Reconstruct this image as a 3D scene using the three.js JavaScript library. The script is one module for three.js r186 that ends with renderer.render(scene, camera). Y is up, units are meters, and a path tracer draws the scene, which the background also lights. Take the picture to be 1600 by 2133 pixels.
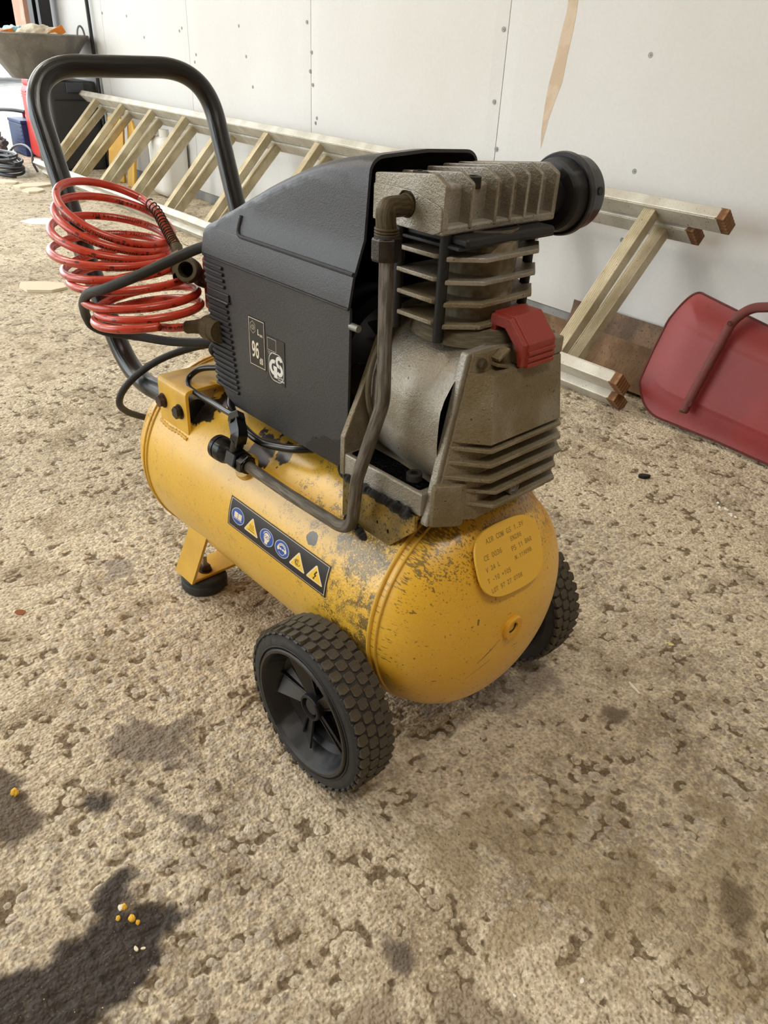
import * as THREE from 'three';
import { mergeGeometries, mergeVertices, toCreasedNormals } from 'three/addons/utils/BufferGeometryUtils.js';
import { RoundedBoxGeometry } from 'three/addons/geometries/RoundedBoxGeometry.js';
import { RectAreaLightUniformsLib } from 'three/addons/lights/RectAreaLightUniformsLib.js';

// ---------- camera, sky, exposure ----------
const scene = new THREE.Scene();
const camera = new THREE.PerspectiveCamera(67.7, 1600 / 2133, 0.05, 200);
camera.position.set(0.5902, 0.6356, 0.4779);
camera.rotation.order = 'YXZ';
camera.rotation.set(-0.5475, 0.8053, 0.0524);
const renderer = new THREE.WebGLRenderer({ antialias: true });
renderer.toneMapping = THREE.LinearToneMapping;
renderer.toneMappingExposure = 1.0;
renderer.shadowMap.enabled = true;
RectAreaLightUniformsLib.init();
scene.background = new THREE.Color().setRGB(0.90, 0.97, 1.0);   // bright overcast sky, seen through the open garage door
scene.backgroundIntensity = 4.8;
scene.environmentIntensity = 4.8;

// unseen ceiling lamps added for fill (their fittings are built further down): [s, y, d, length along s, length along d, intensity]
const FILL_LAMPS = [[-2.2, 2.50, 1.2, 0.30, 1.8, 27], [1.2, 2.50, 0.6, 0.22, 1.2, 30]];
const WALL_TURN = -0.06;                       // the wall runs 3.4 degrees off the compressor's axis
const WALL_D = -1.26, ROOM = { s0: -4.62, s1: 2.4, d1: 3.1, h: 2.6 };

// ---------- helpers ----------
const V = (x, y, z) => new THREE.Vector3(x, y, z);
function rng(seed) { let a = seed >>> 0; return () => { a = (a + 0x6D2B79F5) | 0; let t = Math.imul(a ^ (a >>> 15), 1 | a); t = (t + Math.imul(t ^ (t >>> 7), 61 | t)) ^ t; return ((t ^ (t >>> 14)) >>> 0) / 4294967296; }; }
const used = new Map();
function numbered(name) { const n = used.get(name) || 0; used.set(name, n + 1); return n ? name + '_' + String(n).padStart(3, '0') : name; }
function tag(o, label, category, group) { o.userData.label = label; o.userData.category = category; if (group) o.userData.group = group; return o; }
function mesh(name, geo, mat, parent = scene) {
  const g = Array.isArray(geo) ? merge(geo) : geo;
  const m = new THREE.Mesh(g, mat); m.name = numbered(name); m.castShadow = m.receiveShadow = true; parent.add(m); return m;
}
function group(name, parent = scene) { const g = new THREE.Group(); g.name = numbered(name); parent.add(g); return g; }
function thing(name, label, category, pos = [0, 0, 0], turn = 0, grp) { const g = group(name); g.position.set(...pos); g.rotation.y = turn; return tag(g, label, category, grp); }
function struct(o) { o.userData.kind = 'structure'; return o; }
function merge(list) {
  const gs = list.map((g) => { const h = g.index ? g.toNonIndexed() : g; for (const k of Object.keys(h.attributes)) if (!['position', 'normal', 'uv'].includes(k)) h.deleteAttribute(k); if (!h.attributes.uv) h.setAttribute('uv', new THREE.BufferAttribute(new Float32Array(h.attributes.position.count * 2), 2)); h.clearGroups(); return h; });
  return mergeGeometries(gs);
}
// uv in metres by the axis that each face looks along
function boxUV(geo, s = 1) {
  const g = geo.index ? geo.toNonIndexed() : geo, p = g.attributes.position, uv = new Float32Array(p.count * 2);
  const a = V(), b = V(), c = V();
  for (let i = 0; i < p.count; i += 3) {
    a.fromBufferAttribute(p, i); b.fromBufferAttribute(p, i + 1); c.fromBufferAttribute(p, i + 2);
    const n = b.clone().sub(a).cross(c.clone().sub(a)), x = Math.abs(n.x), y = Math.abs(n.y), z = Math.abs(n.z);
    [a, b, c].forEach((q, k) => { const o = (i + k) * 2; if (y >= x && y >= z) { uv[o] = q.x * s; uv[o + 1] = q.z * s; } else if (x >= z) { uv[o] = q.z * s; uv[o + 1] = q.y * s; } else { uv[o] = q.x * s; uv[o + 1] = q.y * s; } });
  }
  g.setAttribute('uv', new THREE.BufferAttribute(uv, 2)); return g;
}
const at = (geo, x, y, z, rx = 0, ry = 0, rz = 0) => { const g = geo.clone(); g.applyMatrix4(new THREE.Matrix4().compose(V(x, y, z), new THREE.Quaternion().setFromEuler(new THREE.Euler(rx, ry, rz)), V(1, 1, 1))); return g; };
const box = (w, h, d, r = 0, x = 0, y = 0, z = 0, rx = 0, ry = 0, rz = 0) => at(boxUV(r > 0 ? new RoundedBoxGeometry(w, h, d, 2, Math.min(r, w / 2.01, h / 2.01, d / 2.01)) : new THREE.BoxGeometry(w, h, d)), x, y, z, rx, ry, rz);
const cyl = (r0, r1, h, n = 32, x = 0, y = 0, z = 0, rx = 0, ry = 0, rz = 0) => at(new THREE.CylinderGeometry(r0, r1, h, n), x, y, z, rx, ry, rz);
// cylinder from point a to point b
function rod(a, b, r0, r1 = r0, n = 20, open = false) {
  const d = b.clone().sub(a), g = new THREE.CylinderGeometry(r1, r0, d.length(), n, 1, open);
  g.applyQuaternion(new THREE.Quaternion().setFromUnitVectors(V(0, 1, 0), d.clone().normalize())); g.translate((a.x + b.x) / 2, (a.y + b.y) / 2, (a.z + b.z) / 2); return g;
}
// lathe along direction dir from origin o, profile [[along, radius], ...]
function turned(o, dir, prof, n = 36, crease = 0.6) {
  const g = new THREE.LatheGeometry(prof.map(([h, r]) => new THREE.Vector2(Math.max(r, 1e-5), h)), n);
  const c = toCreasedNormals(g, crease);
  c.applyQuaternion(new THREE.Quaternion().setFromUnitVectors(V(0, 1, 0), dir.clone().normalize())); c.translate(o.x, o.y, o.z); return c;
}
// hexagon nut or bolt head from o along dir, with turned-down corners
function hex(o, dir, r, h, hole = 0, spin = 0) {
  const s = new THREE.Shape(Array.from({ length: 6 }, (_, i) => new THREE.Vector2(r * Math.cos(i * Math.PI / 3 + spin), r * Math.sin(i * Math.PI / 3 + spin))));
  if (hole) { const p = new THREE.Path(); p.absarc(0, 0, hole, 0, Math.PI * 2, true); s.holes.push(p); }
  const b = h * 0.1, g = new THREE.ExtrudeGeometry(s, { depth: h - 2 * b, bevelEnabled: true, bevelThickness: b, bevelSize: r * 0.06, bevelOffset: -r * 0.06, bevelSegments: 1 });
  g.translate(0, 0, b); g.applyQuaternion(new THREE.Quaternion().setFromUnitVectors(V(0, 0, 1), dir.clone().normalize())); g.translate(o.x, o.y, o.z); return boxUV(g);
}
// polyline with rounded corners, as dense points
function bent(pts, r, step = 0.004) {
  const out = [pts[0].clone()];
  for (let i = 1; i < pts.length - 1; i++) {
    const p = pts[i], a = pts[i - 1].clone().sub(p), b = pts[i + 1].clone().sub(p), la = a.length(), lb = b.length(); a.normalize(); b.normalize();
    const ang = Math.acos(THREE.MathUtils.clamp(a.dot(b), -1, 1)), rr = Array.isArray(r) ? r[i - 1] : r, t = Math.min(rr / Math.tan(ang / 2), la * 0.49, lb * 0.49);
    const s = p.clone().addScaledVector(a, t), e = p.clone().addScaledVector(b, t), n = Math.max(4, Math.ceil(t * 2 / step));
    for (let k = 0; k <= n; k++) { const u = k / n; out.push(s.clone().multiplyScalar((1 - u) * (1 - u)).addScaledVector(p, 2 * u * (1 - u)).addScaledVector(e, u * u)); }
  }
  out.push(pts[pts.length - 1].clone()); return out;
}
// sweep a circle (or another closed section [[a, b], ...]) along dense points, capped; uv: u along in metres, v around 0..1
function sweep(pts, r, n = 12, section = null, cap = true) {
  const P = pts.filter((p, i) => !i || p.distanceTo(pts[i - 1]) > 1e-6), m = P.length, pos = [], uv = [], idx = [], nor = [];
  const T = P.map((p, i) => P[Math.min(i + 1, m - 1)].clone().sub(P[Math.max(i - 1, 0)]).normalize());
  let N = Math.abs(T[0].y) < 0.9 ? V(0, 1, 0) : V(1, 0, 0); N.addScaledVector(T[0], -N.dot(T[0])).normalize();
  const k = section ? section.length : n; let len = 0;
  for (let i = 0; i < m; i++) {
    if (i) { len += P[i].distanceTo(P[i - 1]); N.addScaledVector(T[i], -N.dot(T[i])).normalize(); }
    const B = T[i].clone().cross(N), rad = typeof r === 'function' ? r(i / (m - 1), len) : r;
    for (let j = 0; j <= k; j++) {
      const a = (j / k) * Math.PI * 2, [u, v] = section ? section[j % k] : [Math.cos(a) * rad, Math.sin(a) * rad];
      pos.push(P[i].x + N.x * u + B.x * v, P[i].y + N.y * u + B.y * v, P[i].z + N.z * u + B.z * v); uv.push(len, j / k);
      const l = Math.hypot(u, v) || 1; nor.push((N.x * u + B.x * v) / l, (N.y * u + B.y * v) / l, (N.z * u + B.z * v) / l);
    }
  }
  for (let i = 0; i < m - 1; i++) for (let j = 0; j < k; j++) { const a = i * (k + 1) + j, b = a + k + 1; idx.push(a, a + 1, b, b, a + 1, b + 1); }
  if (cap) for (const [i, flip] of [[0, false], [m - 1, true]]) {
    const c = pos.length / 3, d = T[i].clone().multiplyScalar(flip ? 1 : -1);
    pos.push(P[i].x, P[i].y, P[i].z); uv.push(0, 0); nor.push(d.x, d.y, d.z);
    for (let j = 0; j < k; j++) { const q = (i * (k + 1) + j) * 3; pos.push(pos[q], pos[q + 1], pos[q + 2]); uv.push(0, 0); nor.push(d.x, d.y, d.z); }
    for (let j = 0; j < k; j++) flip ? idx.push(c, c + 1 + j, c + 1 + (j + 1) % k) : idx.push(c, c + 1 + (j + 1) % k, c + 1 + j);
  }
  const g = new THREE.BufferGeometry(); g.setAttribute('position', new THREE.Float32BufferAttribute(pos, 3)); g.setAttribute('normal', new THREE.Float32BufferAttribute(nor, 3)); g.setAttribute('uv', new THREE.Float32BufferAttribute(uv, 2)); g.setIndex(idx);
  return section ? toCreasedNormals(flat(g), 0.5) : g;
}
function flat(g) { const h = g.toNonIndexed(); h.computeVertexNormals(); return h; }
const smooth = (pts, n) => new THREE.CatmullRomCurve3(pts, false, 'centripetal').getPoints(n);
// prism: outline [[a, b], ...] in a plane, thick along its normal; basis = three vectors (a axis, b axis, normal), origin o
function prism(outline, o, A, B, N, thick, bevel = 0, holes = []) {
  const s = new THREE.Shape(outline.map(([a, b]) => new THREE.Vector2(a, b)));
  for (const h of holes) { const p = new THREE.Path(); p.absellipse(h[0], h[1], h[2], h[3] ?? h[2], 0, Math.PI * 2, true); s.holes.push(p); }
  const g = new THREE.ExtrudeGeometry(s, { depth: thick - 2 * bevel, bevelEnabled: bevel > 0, bevelThickness: bevel, bevelSize: bevel, bevelOffset: -bevel, bevelSegments: 2, curveSegments: 20, steps: 1 });
  g.translate(0, 0, bevel);
  g.applyMatrix4(new THREE.Matrix4().makeBasis(A, B, N).setPosition(o)); return boxUV(g);
}
const EX = V(1, 0, 0), EY = V(0, 1, 0), EZ = V(0, 0, 1);
// rounded outline of a polygon
function roundPoly(pts, r, n = 5) {
  const q = pts.map((p) => V(p[0], p[1], 0)), out = [];
  q.forEach((p, i) => { const a = q[(i + q.length - 1) % q.length].clone().sub(p), b = q[(i + 1) % q.length].clone().sub(p), la = a.length(), lb = b.length(); a.normalize(); b.normalize();
    const rr = Array.isArray(r) ? r[i] : r, t = Math.min(rr / Math.tan(Math.acos(THREE.MathUtils.clamp(a.dot(b), -0.9999, 0.9999)) / 2), la * 0.48, lb * 0.48);
    for (let k = 0; k <= n; k++) { const u = k / n, s = p.clone().addScaledVector(a, t), e = p.clone().addScaledVector(b, t); const z = s.multiplyScalar((1 - u) ** 2).addScaledVector(p, 2 * u * (1 - u)).addScaledVector(e, u * u); out.push([z.x, z.y]); } });
  return out;
}
// grid surface from f(u, v) -> Vector3
function surf(f, nu, nv, uvf) {
  const pos = [], uv = [], idx = [];
  for (let j = 0; j <= nv; j++) for (let i = 0; i <= nu; i++) { const p = f(i / nu, j / nv); pos.push(p.x, p.y, p.z); const t = uvf ? uvf(i / nu, j / nv, p) : [i / nu, j / nv]; uv.push(t[0], t[1]); }
  for (let j = 0; j < nv; j++) for (let i = 0; i < nu; i++) { const a = j * (nu + 1) + i, b = a + nu + 1; idx.push(a, a + 1, b, b, a + 1, b + 1); }
  const g = new THREE.BufferGeometry(); g.setAttribute('position', new THREE.Float32BufferAttribute(pos, 3)); g.setAttribute('uv', new THREE.Float32BufferAttribute(uv, 2)); g.setIndex(idx); g.computeVertexNormals(); return g;
}
// a sheet with thickness t from f(u, v): both faces and the rim
function sheet(f, nu, nv, t, uvf) {
  const top = surf(f, nu, nv, uvf), n = top.attributes.normal, p = top.attributes.position;
  const back = top.clone(), q = back.attributes.position;
  for (let i = 0; i < p.count; i++) q.setXYZ(i, p.getX(i) - n.getX(i) * t, p.getY(i) - n.getY(i) * t, p.getZ(i) - n.getZ(i) * t);
  const ix = back.index.array; for (let i = 0; i < ix.length; i += 3) { const a = ix[i]; ix[i] = ix[i + 1]; ix[i + 1] = a; } back.computeVertexNormals();
  const ring = []; for (let i = 0; i < nu; i++) ring.push(i); for (let j = 0; j < nv; j++) ring.push(j * (nu + 1) + nu); for (let i = nu; i > 0; i--) ring.push(nv * (nu + 1) + i); for (let j = nv; j > 0; j--) ring.push(j * (nu + 1));
  const rp = [], ru = [], g3 = (a, k) => [a.getX(k), a.getY(k), a.getZ(k)], tu = top.attributes.uv;
  ring.forEach((a, k) => { const b = ring[(k + 1) % ring.length]; rp.push(...g3(p, a), ...g3(q, a), ...g3(p, b), ...g3(p, b), ...g3(q, a), ...g3(q, b)); for (const c of [a, a, b, b, a, b]) ru.push(tu.getX(c), tu.getY(c)); });
  const rim = new THREE.BufferGeometry(); rim.setAttribute('position', new THREE.Float32BufferAttribute(rp, 3)); rim.setAttribute('uv', new THREE.Float32BufferAttribute(ru, 2)); rim.computeVertexNormals();
  return merge([top, back, rim]);
}

// ---------- noise and textures ----------
const PERM = (() => { const r = rng(7), p = new Uint8Array(65536); for (let i = 0; i < p.length; i++) p[i] = r() * 256; return p; })();
const h2 = (x, y) => PERM[((x & 255) << 8 | ((y & 255) ^ PERM[(x * 31 + 17) & 65535])) & 65535] / 255;
function vn(x, y, w = 0) { let xi = Math.floor(x), yi = Math.floor(y); const fx = x - xi, fy = y - yi, u = fx * fx * (3 - 2 * fx), v = fy * fy * (3 - 2 * fy); let x1 = xi + 1, y1 = yi + 1; if (w) { xi = ((xi % w) + w) % w; x1 = ((x1 % w) + w) % w; yi = ((yi % w) + w) % w; y1 = ((y1 % w) + w) % w; } const a = h2(xi, yi), b = h2(x1, yi), c = h2(xi, y1), d = h2(x1, y1); return a + (b - a) * u + (c - a) * v + (a - b - c + d) * u * v; }
function fbm(x, y, o = 4, w = 0) { let s = 0, a = 0.5, t = 0; for (let i = 0; i < o; i++) { s += a * vn(x, y, w); t += a; x *= 2; y *= 2; w *= 2; a *= 0.5; } return s / t; }
// nearest stone: [distance to centre / its radius, its own number]
function stones(x, y, w = 0) {
  const xi = Math.floor(x), yi = Math.floor(y); let best = 9, id = 0;
  for (let j = -1; j <= 1; j++) for (let i = -1; i <= 1; i++) {
    let cx = xi + i, cy = yi + j; const wx = w ? ((cx % w) + w) % w : cx, wy = w ? ((cy % w) + w) % w : cy;
    const r = 0.24 + 0.36 * h2(wx + 91, wy + 5), dx = cx + 0.15 + 0.7 * h2(wx, wy) - x, dy = cy + 0.15 + 0.7 * h2(wx + 37, wy + 11) - y, k = h2(wx + 3, wy + 77), d = Math.sqrt(dx * dx * (0.8 + 0.5 * k) + dy * dy * (1.25 - 0.5 * k)) / r;
    if (d < best) { best = d; id = h2(wx + 13, wy + 29); }
  }
  return [best, id];
}
const clamp = (x) => x < 0 ? 0 : x > 1 ? 1 : x, ss = (a, b, x) => { const t = clamp((x - a) / (b - a)); return t * t * (3 - 2 * t); };
const mixc = (a, b, t) => [a[0] + (b[0] - a[0]) * t, a[1] + (b[1] - a[1]) * t, a[2] + (b[2] - a[2]) * t];
// texture of w x h pixels from f(u, v) -> [r, g, b] in 0..255 (colour) or a number 0..1 (data)
function tex(w, h, f, color = true, repeat = true) {
  const d = new Uint8Array(w * h * 4);
  for (let j = 0; j < h; j++) for (let i = 0; i < w; i++) { const c = f((i + 0.5) / w, (j + 0.5) / h), o = (j * w + i) * 4; if (typeof c === 'number') { d[o] = d[o + 1] = d[o + 2] = clamp(c) * 255; } else { d[o] = Math.min(255, Math.max(0, c[0])); d[o + 1] = Math.min(255, Math.max(0, c[1])); d[o + 2] = Math.min(255, Math.max(0, c[2])); } d[o + 3] = 255; }
  const t = new THREE.DataTexture(d, w, h); t.magFilter = THREE.LinearFilter; t.minFilter = THREE.LinearMipmapLinearFilter; t.generateMipmaps = true; if (repeat) t.wrapS = t.wrapT = THREE.RepeatWrapping; if (color) t.colorSpace = THREE.SRGBColorSpace; t.needsUpdate = true; return t;
}
const rep = (t, u, v = u) => { const c = t.clone(); c.repeat.set(u, v); c.needsUpdate = true; return c; };
function canvasTex(w, h, draw) { const c = document.createElement('canvas'); c.width = w; c.height = h; const x = c.getContext('2d'); draw(x, w, h); const t = new THREE.CanvasTexture(c); t.colorSpace = THREE.SRGBColorSpace; t.magFilter = THREE.LinearFilter; return t; }
const std = (o) => new THREE.MeshStandardMaterial(o), phy = (o) => new THREE.MeshPhysicalMaterial(o);
// ---------- shared materials ----------
// fine grain, 1 unit of uv = 10 cm
const grainT = tex(512, 512, (u, v) => 0.6 * fbm(u * 64, v * 64, 3, 64) + 0.4 * vn(u * 200, v * 200, 200), false);
const lumpT = tex(512, 512, (u, v) => fbm(u * 12, v * 12, 5, 12), false);
const grain = (k) => rep(grainT, k), lump = (k) => rep(lumpT, k);
// mottled colour: base colour with blotches of a second one and specks of a third
function mottled(base, second, speck, { n = 512, cell = 6, cover = 0.5, soft = 0.15, specks = 0.02, jitter = 10, seed = 0 } = {}) {
  return tex(n, n, (u, v) => { const k = ss(cover - soft, cover + soft, fbm(u * cell + seed, v * cell + seed * 3, 5, cell)), g = (vn(u * n / 2, v * n / 2, n / 2) - 0.5) * jitter; let c = mixc(second, base, k); const s = vn(u * 90 + 7, v * 90, 90) * 0.6 + 0.4 * vn(u * 180, v * 180 + 3, 180); if (s > 1 - specks * 6) c = mixc(c, speck, ss(1 - specks * 6, 1 - specks * 3, s)); return [c[0] + g, c[1] + g, c[2] + g]; });
}
const castT = mottled([163, 159, 150], [138, 130, 114], [70, 62, 50], { cell: 5, cover: 0.42, soft: 0.2, specks: 0.025, jitter: 16 });
const castDustT = mottled([142, 134, 116], [120, 107, 80], [60, 52, 40], { cell: 7, cover: 0.5, soft: 0.25, specks: 0.03, jitter: 18 });
const M = {
  cast: std({ map: rep(castT, 5), metalness: 0.55, roughness: 0.5, bumpMap: grain(9), bumpScale: 0.0005 }),
  castDust: std({ map: rep(castDustT, 6), metalness: 0.35, roughness: 0.62, bumpMap: grain(9), bumpScale: 0.0006 }),
  castDark: std({ map: rep(castDustT, 6), color: 0x6a655c, metalness: 0.3, roughness: 0.65, bumpMap: grain(9), bumpScale: 0.0006 }),
  plastic: phy({ map: rep(mottled([54, 54, 57], [47, 47, 49], [86, 86, 85], { cell: 4, cover: 0.45, soft: 0.3, specks: 0.006, jitter: 6 }), 3), roughness: 0.42, bumpMap: grain(14), bumpScale: 0.00025 }),
  plasticOil: phy({ color: 0x17171a, roughness: 0.38, bumpMap: grain(14), bumpScale: 0.00025 }),
  black: std({ color: 0x0b0b0d, roughness: 0.55 }),
  pipe: std({ map: rep(mottled([132, 126, 116], [96, 89, 79], [52, 46, 40], { cell: 8, cover: 0.45, soft: 0.2, specks: 0.03, jitter: 16 }), 8, 3), metalness: 0.8, roughness: 0.42, bumpMap: grain(10), bumpScale: 0.0003 }),
  oldBrass: std({ map: rep(mottled([112, 98, 70], [78, 68, 50], [40, 36, 30], { cell: 8, cover: 0.5, soft: 0.2 }), 12), metalness: 0.75, roughness: 0.45, bumpMap: grain(12), bumpScale: 0.0003 }),
  darkSteel: std({ map: rep(mottled([70, 67, 62], [50, 46, 42], [26, 24, 22], { cell: 7, cover: 0.5, soft: 0.2 }), 12), metalness: 0.7, roughness: 0.4, bumpMap: grain(10), bumpScale: 0.0003 }),
  rustySteel: std({ map: rep(mottled([88, 70, 56], [64, 46, 34], [36, 28, 24], { cell: 9, cover: 0.5, soft: 0.15 }), 12), metalness: 0.4, roughness: 0.65, bumpMap: lump(10), bumpScale: 0.0005 }),
  blackPaint: phy({ color: 0x0c0c0e, roughness: 0.3, clearcoat: 0.4, clearcoatRoughness: 0.25, bumpMap: lump(4), bumpScale: 0.0004 }),
  rubber: std({ map: rep(mottled([50, 51, 52], [43, 41, 38], [84, 78, 68], { cell: 6, cover: 0.5, soft: 0.25, specks: 0.008 }), 6), roughness: 0.6, bumpMap: grain(10), bumpScale: 0.0003 }),
  tread: std({ map: rep(mottled([112, 98, 72], [72, 65, 52], [166, 148, 112], { cell: 7, cover: 0.48, soft: 0.2, specks: 0.012, jitter: 18 }), 9), roughness: 0.85, bumpMap: grain(10), bumpScale: 0.0006 }),
  rim: phy({ color: 0x1d1d1f, roughness: 0.24, bumpMap: grain(10), bumpScale: 0.0001 }),
  rimDust: phy({ map: rep(mottled([52, 47, 38], [38, 36, 33], [96, 84, 62], { cell: 6, cover: 0.5, soft: 0.25, specks: 0.02 }), 8), roughness: 0.34 }),
  cable: phy({ color: 0x22211d, roughness: 0.5, bumpMap: grain(12), bumpScale: 0.0002 }),
  cableGloss: phy({ color: 0x0e0e10, roughness: 0.25 }),
  redPlastic: phy({ color: 0x8e2f22, roughness: 0.5, bumpMap: grain(10), bumpScale: 0.0003 }),
  switchRed: phy({ color: 0x98141a, roughness: 0.4 }),
  chrome: std({ color: 0xb8b8ba, metalness: 0.9, roughness: 0.22, bumpMap: lump(8), bumpScale: 0.0006 }),
  yellow: phy({ map: rep(mottled([230, 182, 58], [220, 172, 62], [110, 88, 46], { cell: 6, cover: 0.45, soft: 0.2, specks: 0.02, jitter: 8 }), 7), roughness: 0.38, clearcoat: 0.3, clearcoatRoughness: 0.3, bumpMap: lump(6), bumpScale: 0.0004 }),
};
// ---------- the floor: worn concrete, its paste gone over the stones, with oil stains and darker patches ----------
const STAINS_AND_PATCHES = [   // [outline on the floor, colour, cover, how far the edge wanders (m)]
  [[[.149, .332], [.162, .345], [.18, .359], [.193, .341], [.222, .322], [.228, .347], [.245, .363], [.247, .385], [.257, .417], [.245, .47], [.215, .56], [.15, .6], [.165, .48], [.171, .442], [.169, .416], [.175, .394], [.155, .378], [.143, .367], [.138, .35]], [54, 47, 42], 0.93, 0.012],
  [[[.046, .346], [.049, .333], [.072, .324], [.081, .334], [.078, .346], [.065, .353]], [66, 58, 52], 0.85, 0.006],
  [[[.07, .304], [.083, .297], [.133, .273], [.167, .261], [.17, .27], [.153, .285], [.104, .298]], [92, 82, 72], 0.72, 0.012],
  [[[-.06, .403], [-.023, .378], [.037, .378], [.056, .388], [.058, .417], [.036, .442], [.02, .48], [-.08, .47]], [84, 72, 60], 0.8, 0.014],
  [[[-.01, .304], [-.015, .258], [.024, .222], [.079, .219], [.105, .235], [.092, .26], [.057, .284]], [104, 94, 84], 0.6, 0.03],
  [[[.34, .212], [.359, .202], [.378, .209], [.379, .226], [.355, .231]], [82, 72, 64], 0.7, 0.01],
  [[[.505, -.054], [.527, -.065], [.543, -.05], [.542, -.016], [.52, -.024]], [74, 62, 48], 0.7, 0.014],
  [[[.312, -.157], [.334, -.172], [.343, -.149], [.323, -.136]], [84, 72, 58], 0.65, 0.012],
  [[[.20, .10], [.30, .05], [.42, -.06], [.50, -.2], [.62, -.2], [.62, .02], [.5, .1], [.4, .12], [.3, .12]], [142, 124, 92], 0.42, 0.12],
  [[[.06, .05], [.2, .02], [.26, -.08], [.24, -.16], [.1, -.1], [.0, 0]], [112, 100, 90], 0.45, 0.07],  // broad grey-brown patch on the floor beneath the tank
  [[[-.82, .2], [-.78, .15], [-.72, .15], [-.74, .2]], [96, 92, 92], 0.6, 0.02],
  [[[.36, .26], [.42, .2], [.5, .16], [.56, .18], [.5, .28], [.4, .34]], [128, 112, 92], 0.55, 0.05],
  [[[-.33, .17], [-.3, .13], [-.25, .12], [-.26, .17]], [120, 112, 106], 0.5, 0.02],
];
const PATCH_BOX = STAINS_AND_PATCHES.map(([p, , , w]) => { const x = p.map((q) => q[0]), z = p.map((q) => q[1]); return [Math.min(...x) - w, Math.max(...x) + w, Math.min(...z) - w, Math.max(...z) + w]; });
function inside(p, x, z) {   // distance to the outline, positive inside
  let d = 1e9, c = false;
  for (let i = 0, j = p.length - 1; i < p.length; j = i++) {
    const [ax, az] = p[j], [bx, bz] = p[i], ex = bx - ax, ez = bz - az, t = clamp(((x - ax) * ex + (z - az) * ez) / (ex * ex + ez * ez)), qx = x - ax - t * ex, qz = z - az - t * ez;
    d = Math.min(d, qx * qx + qz * qz); if ((az > z) !== (bz > z) && x < ax + (z - az) / (bz - az) * ex) c = !c;
  }
  return (c ? 1 : -1) * Math.sqrt(d);
}
function floorHeight(x, z) {
  const big = fbm(x * 7 + 5, z * 7 + 9, 3), mid = fbm(x * 45, z * 45, 2), [d, id] = stones(x * 85, z * 85), wear = ss(0.35, 0.6, fbm(x * 5 + 31, z * 5 + 3, 3)), pit = ss(0.6, 0.72, fbm(x * 75 + 9, z * 75, 2));
  return -0.0030 + 0.0030 * big + 0.0016 * (mid - 0.5) + (d < 1 ? (1 - d * d) * 0.0012 * (0.35 + wear * 0.65) : 0) - pit * 0.0013 * (d < 1 ? 0.25 : 1);
}
const grit = rng(77);
function floorColour(x, z) {
  const [d, id] = stones(x * 85, z * 85), [d2, id2] = stones(x * 230 + 40, z * 230), wear = ss(0.38, 0.62, fbm(x * 5 + 31, z * 5 + 3, 3)), tone = fbm(x * 3.1 + 2, z * 3.1 + 8, 4), fine = fbm(x * 380, z * 380, 2);
  let c = mixc([192, 176, 150], [224, 211, 184], clamp(tone * 1.6 - 0.3));
  c = mixc(c, [c[0] * 0.82, c[1] * 0.80, c[2] * 0.77], ss(0.5, 0.75, fbm(x * 22 + 3, z * 22, 3)));
  if (d2 < 1) c = mixc(c, id2 > 0.55 ? [218, 206, 178] : [150, 134, 110], 0.6 * (1 - d2 * d2));
  if (d < 1) c = mixc(c, id > 0.8 ? [184, 174, 160] : id > 0.35 ? [168, 155, 136] : [148, 136, 122], (1 - d ** 4) * (0.25 + 0.6 * wear) * 0.8);
  const pit = ss(0.6, 0.72, fbm(x * 75 + 9, z * 75, 2)); if (d >= 1) c = mixc(c, [92, 76, 54], pit * 0.75);  // the shade inside the pits is put into the colour
  const g = (fine - 0.5) * 62 + (grit() - 0.5) * 26; c = [c[0] + g, c[1] + g * 0.97, c[2] + g * 0.9];
  const ex = (fbm(x * 34, z * 34, 4) - 0.5) * 2, ez = fbm(x * 120 + 8, z * 120, 2) - 0.5;
  STAINS_AND_PATCHES.forEach(([p, col, cover, wander], i) => {
    const b = PATCH_BOX[i]; if (x < b[0] || x > b[1] || z < b[2] || z > b[3]) return;
    const s = inside(p, x, z) + ex * wander + ez * Math.min(wander, 0.012), k = ss(-0.004, 0.006 + wander * 0.25, s) * cover * (0.72 + 0.45 * clamp(fine * 1.4)); if (k > 0) c = mixc(c, [col[0] + g * 0.45, col[1] + g * 0.45, col[2] + g * 0.45], Math.min(k, 0.97));
  });
  if (grit() > 0.9985) c = mixc(c, [226, 210, 172], 0.8);
  return c;
}
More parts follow.
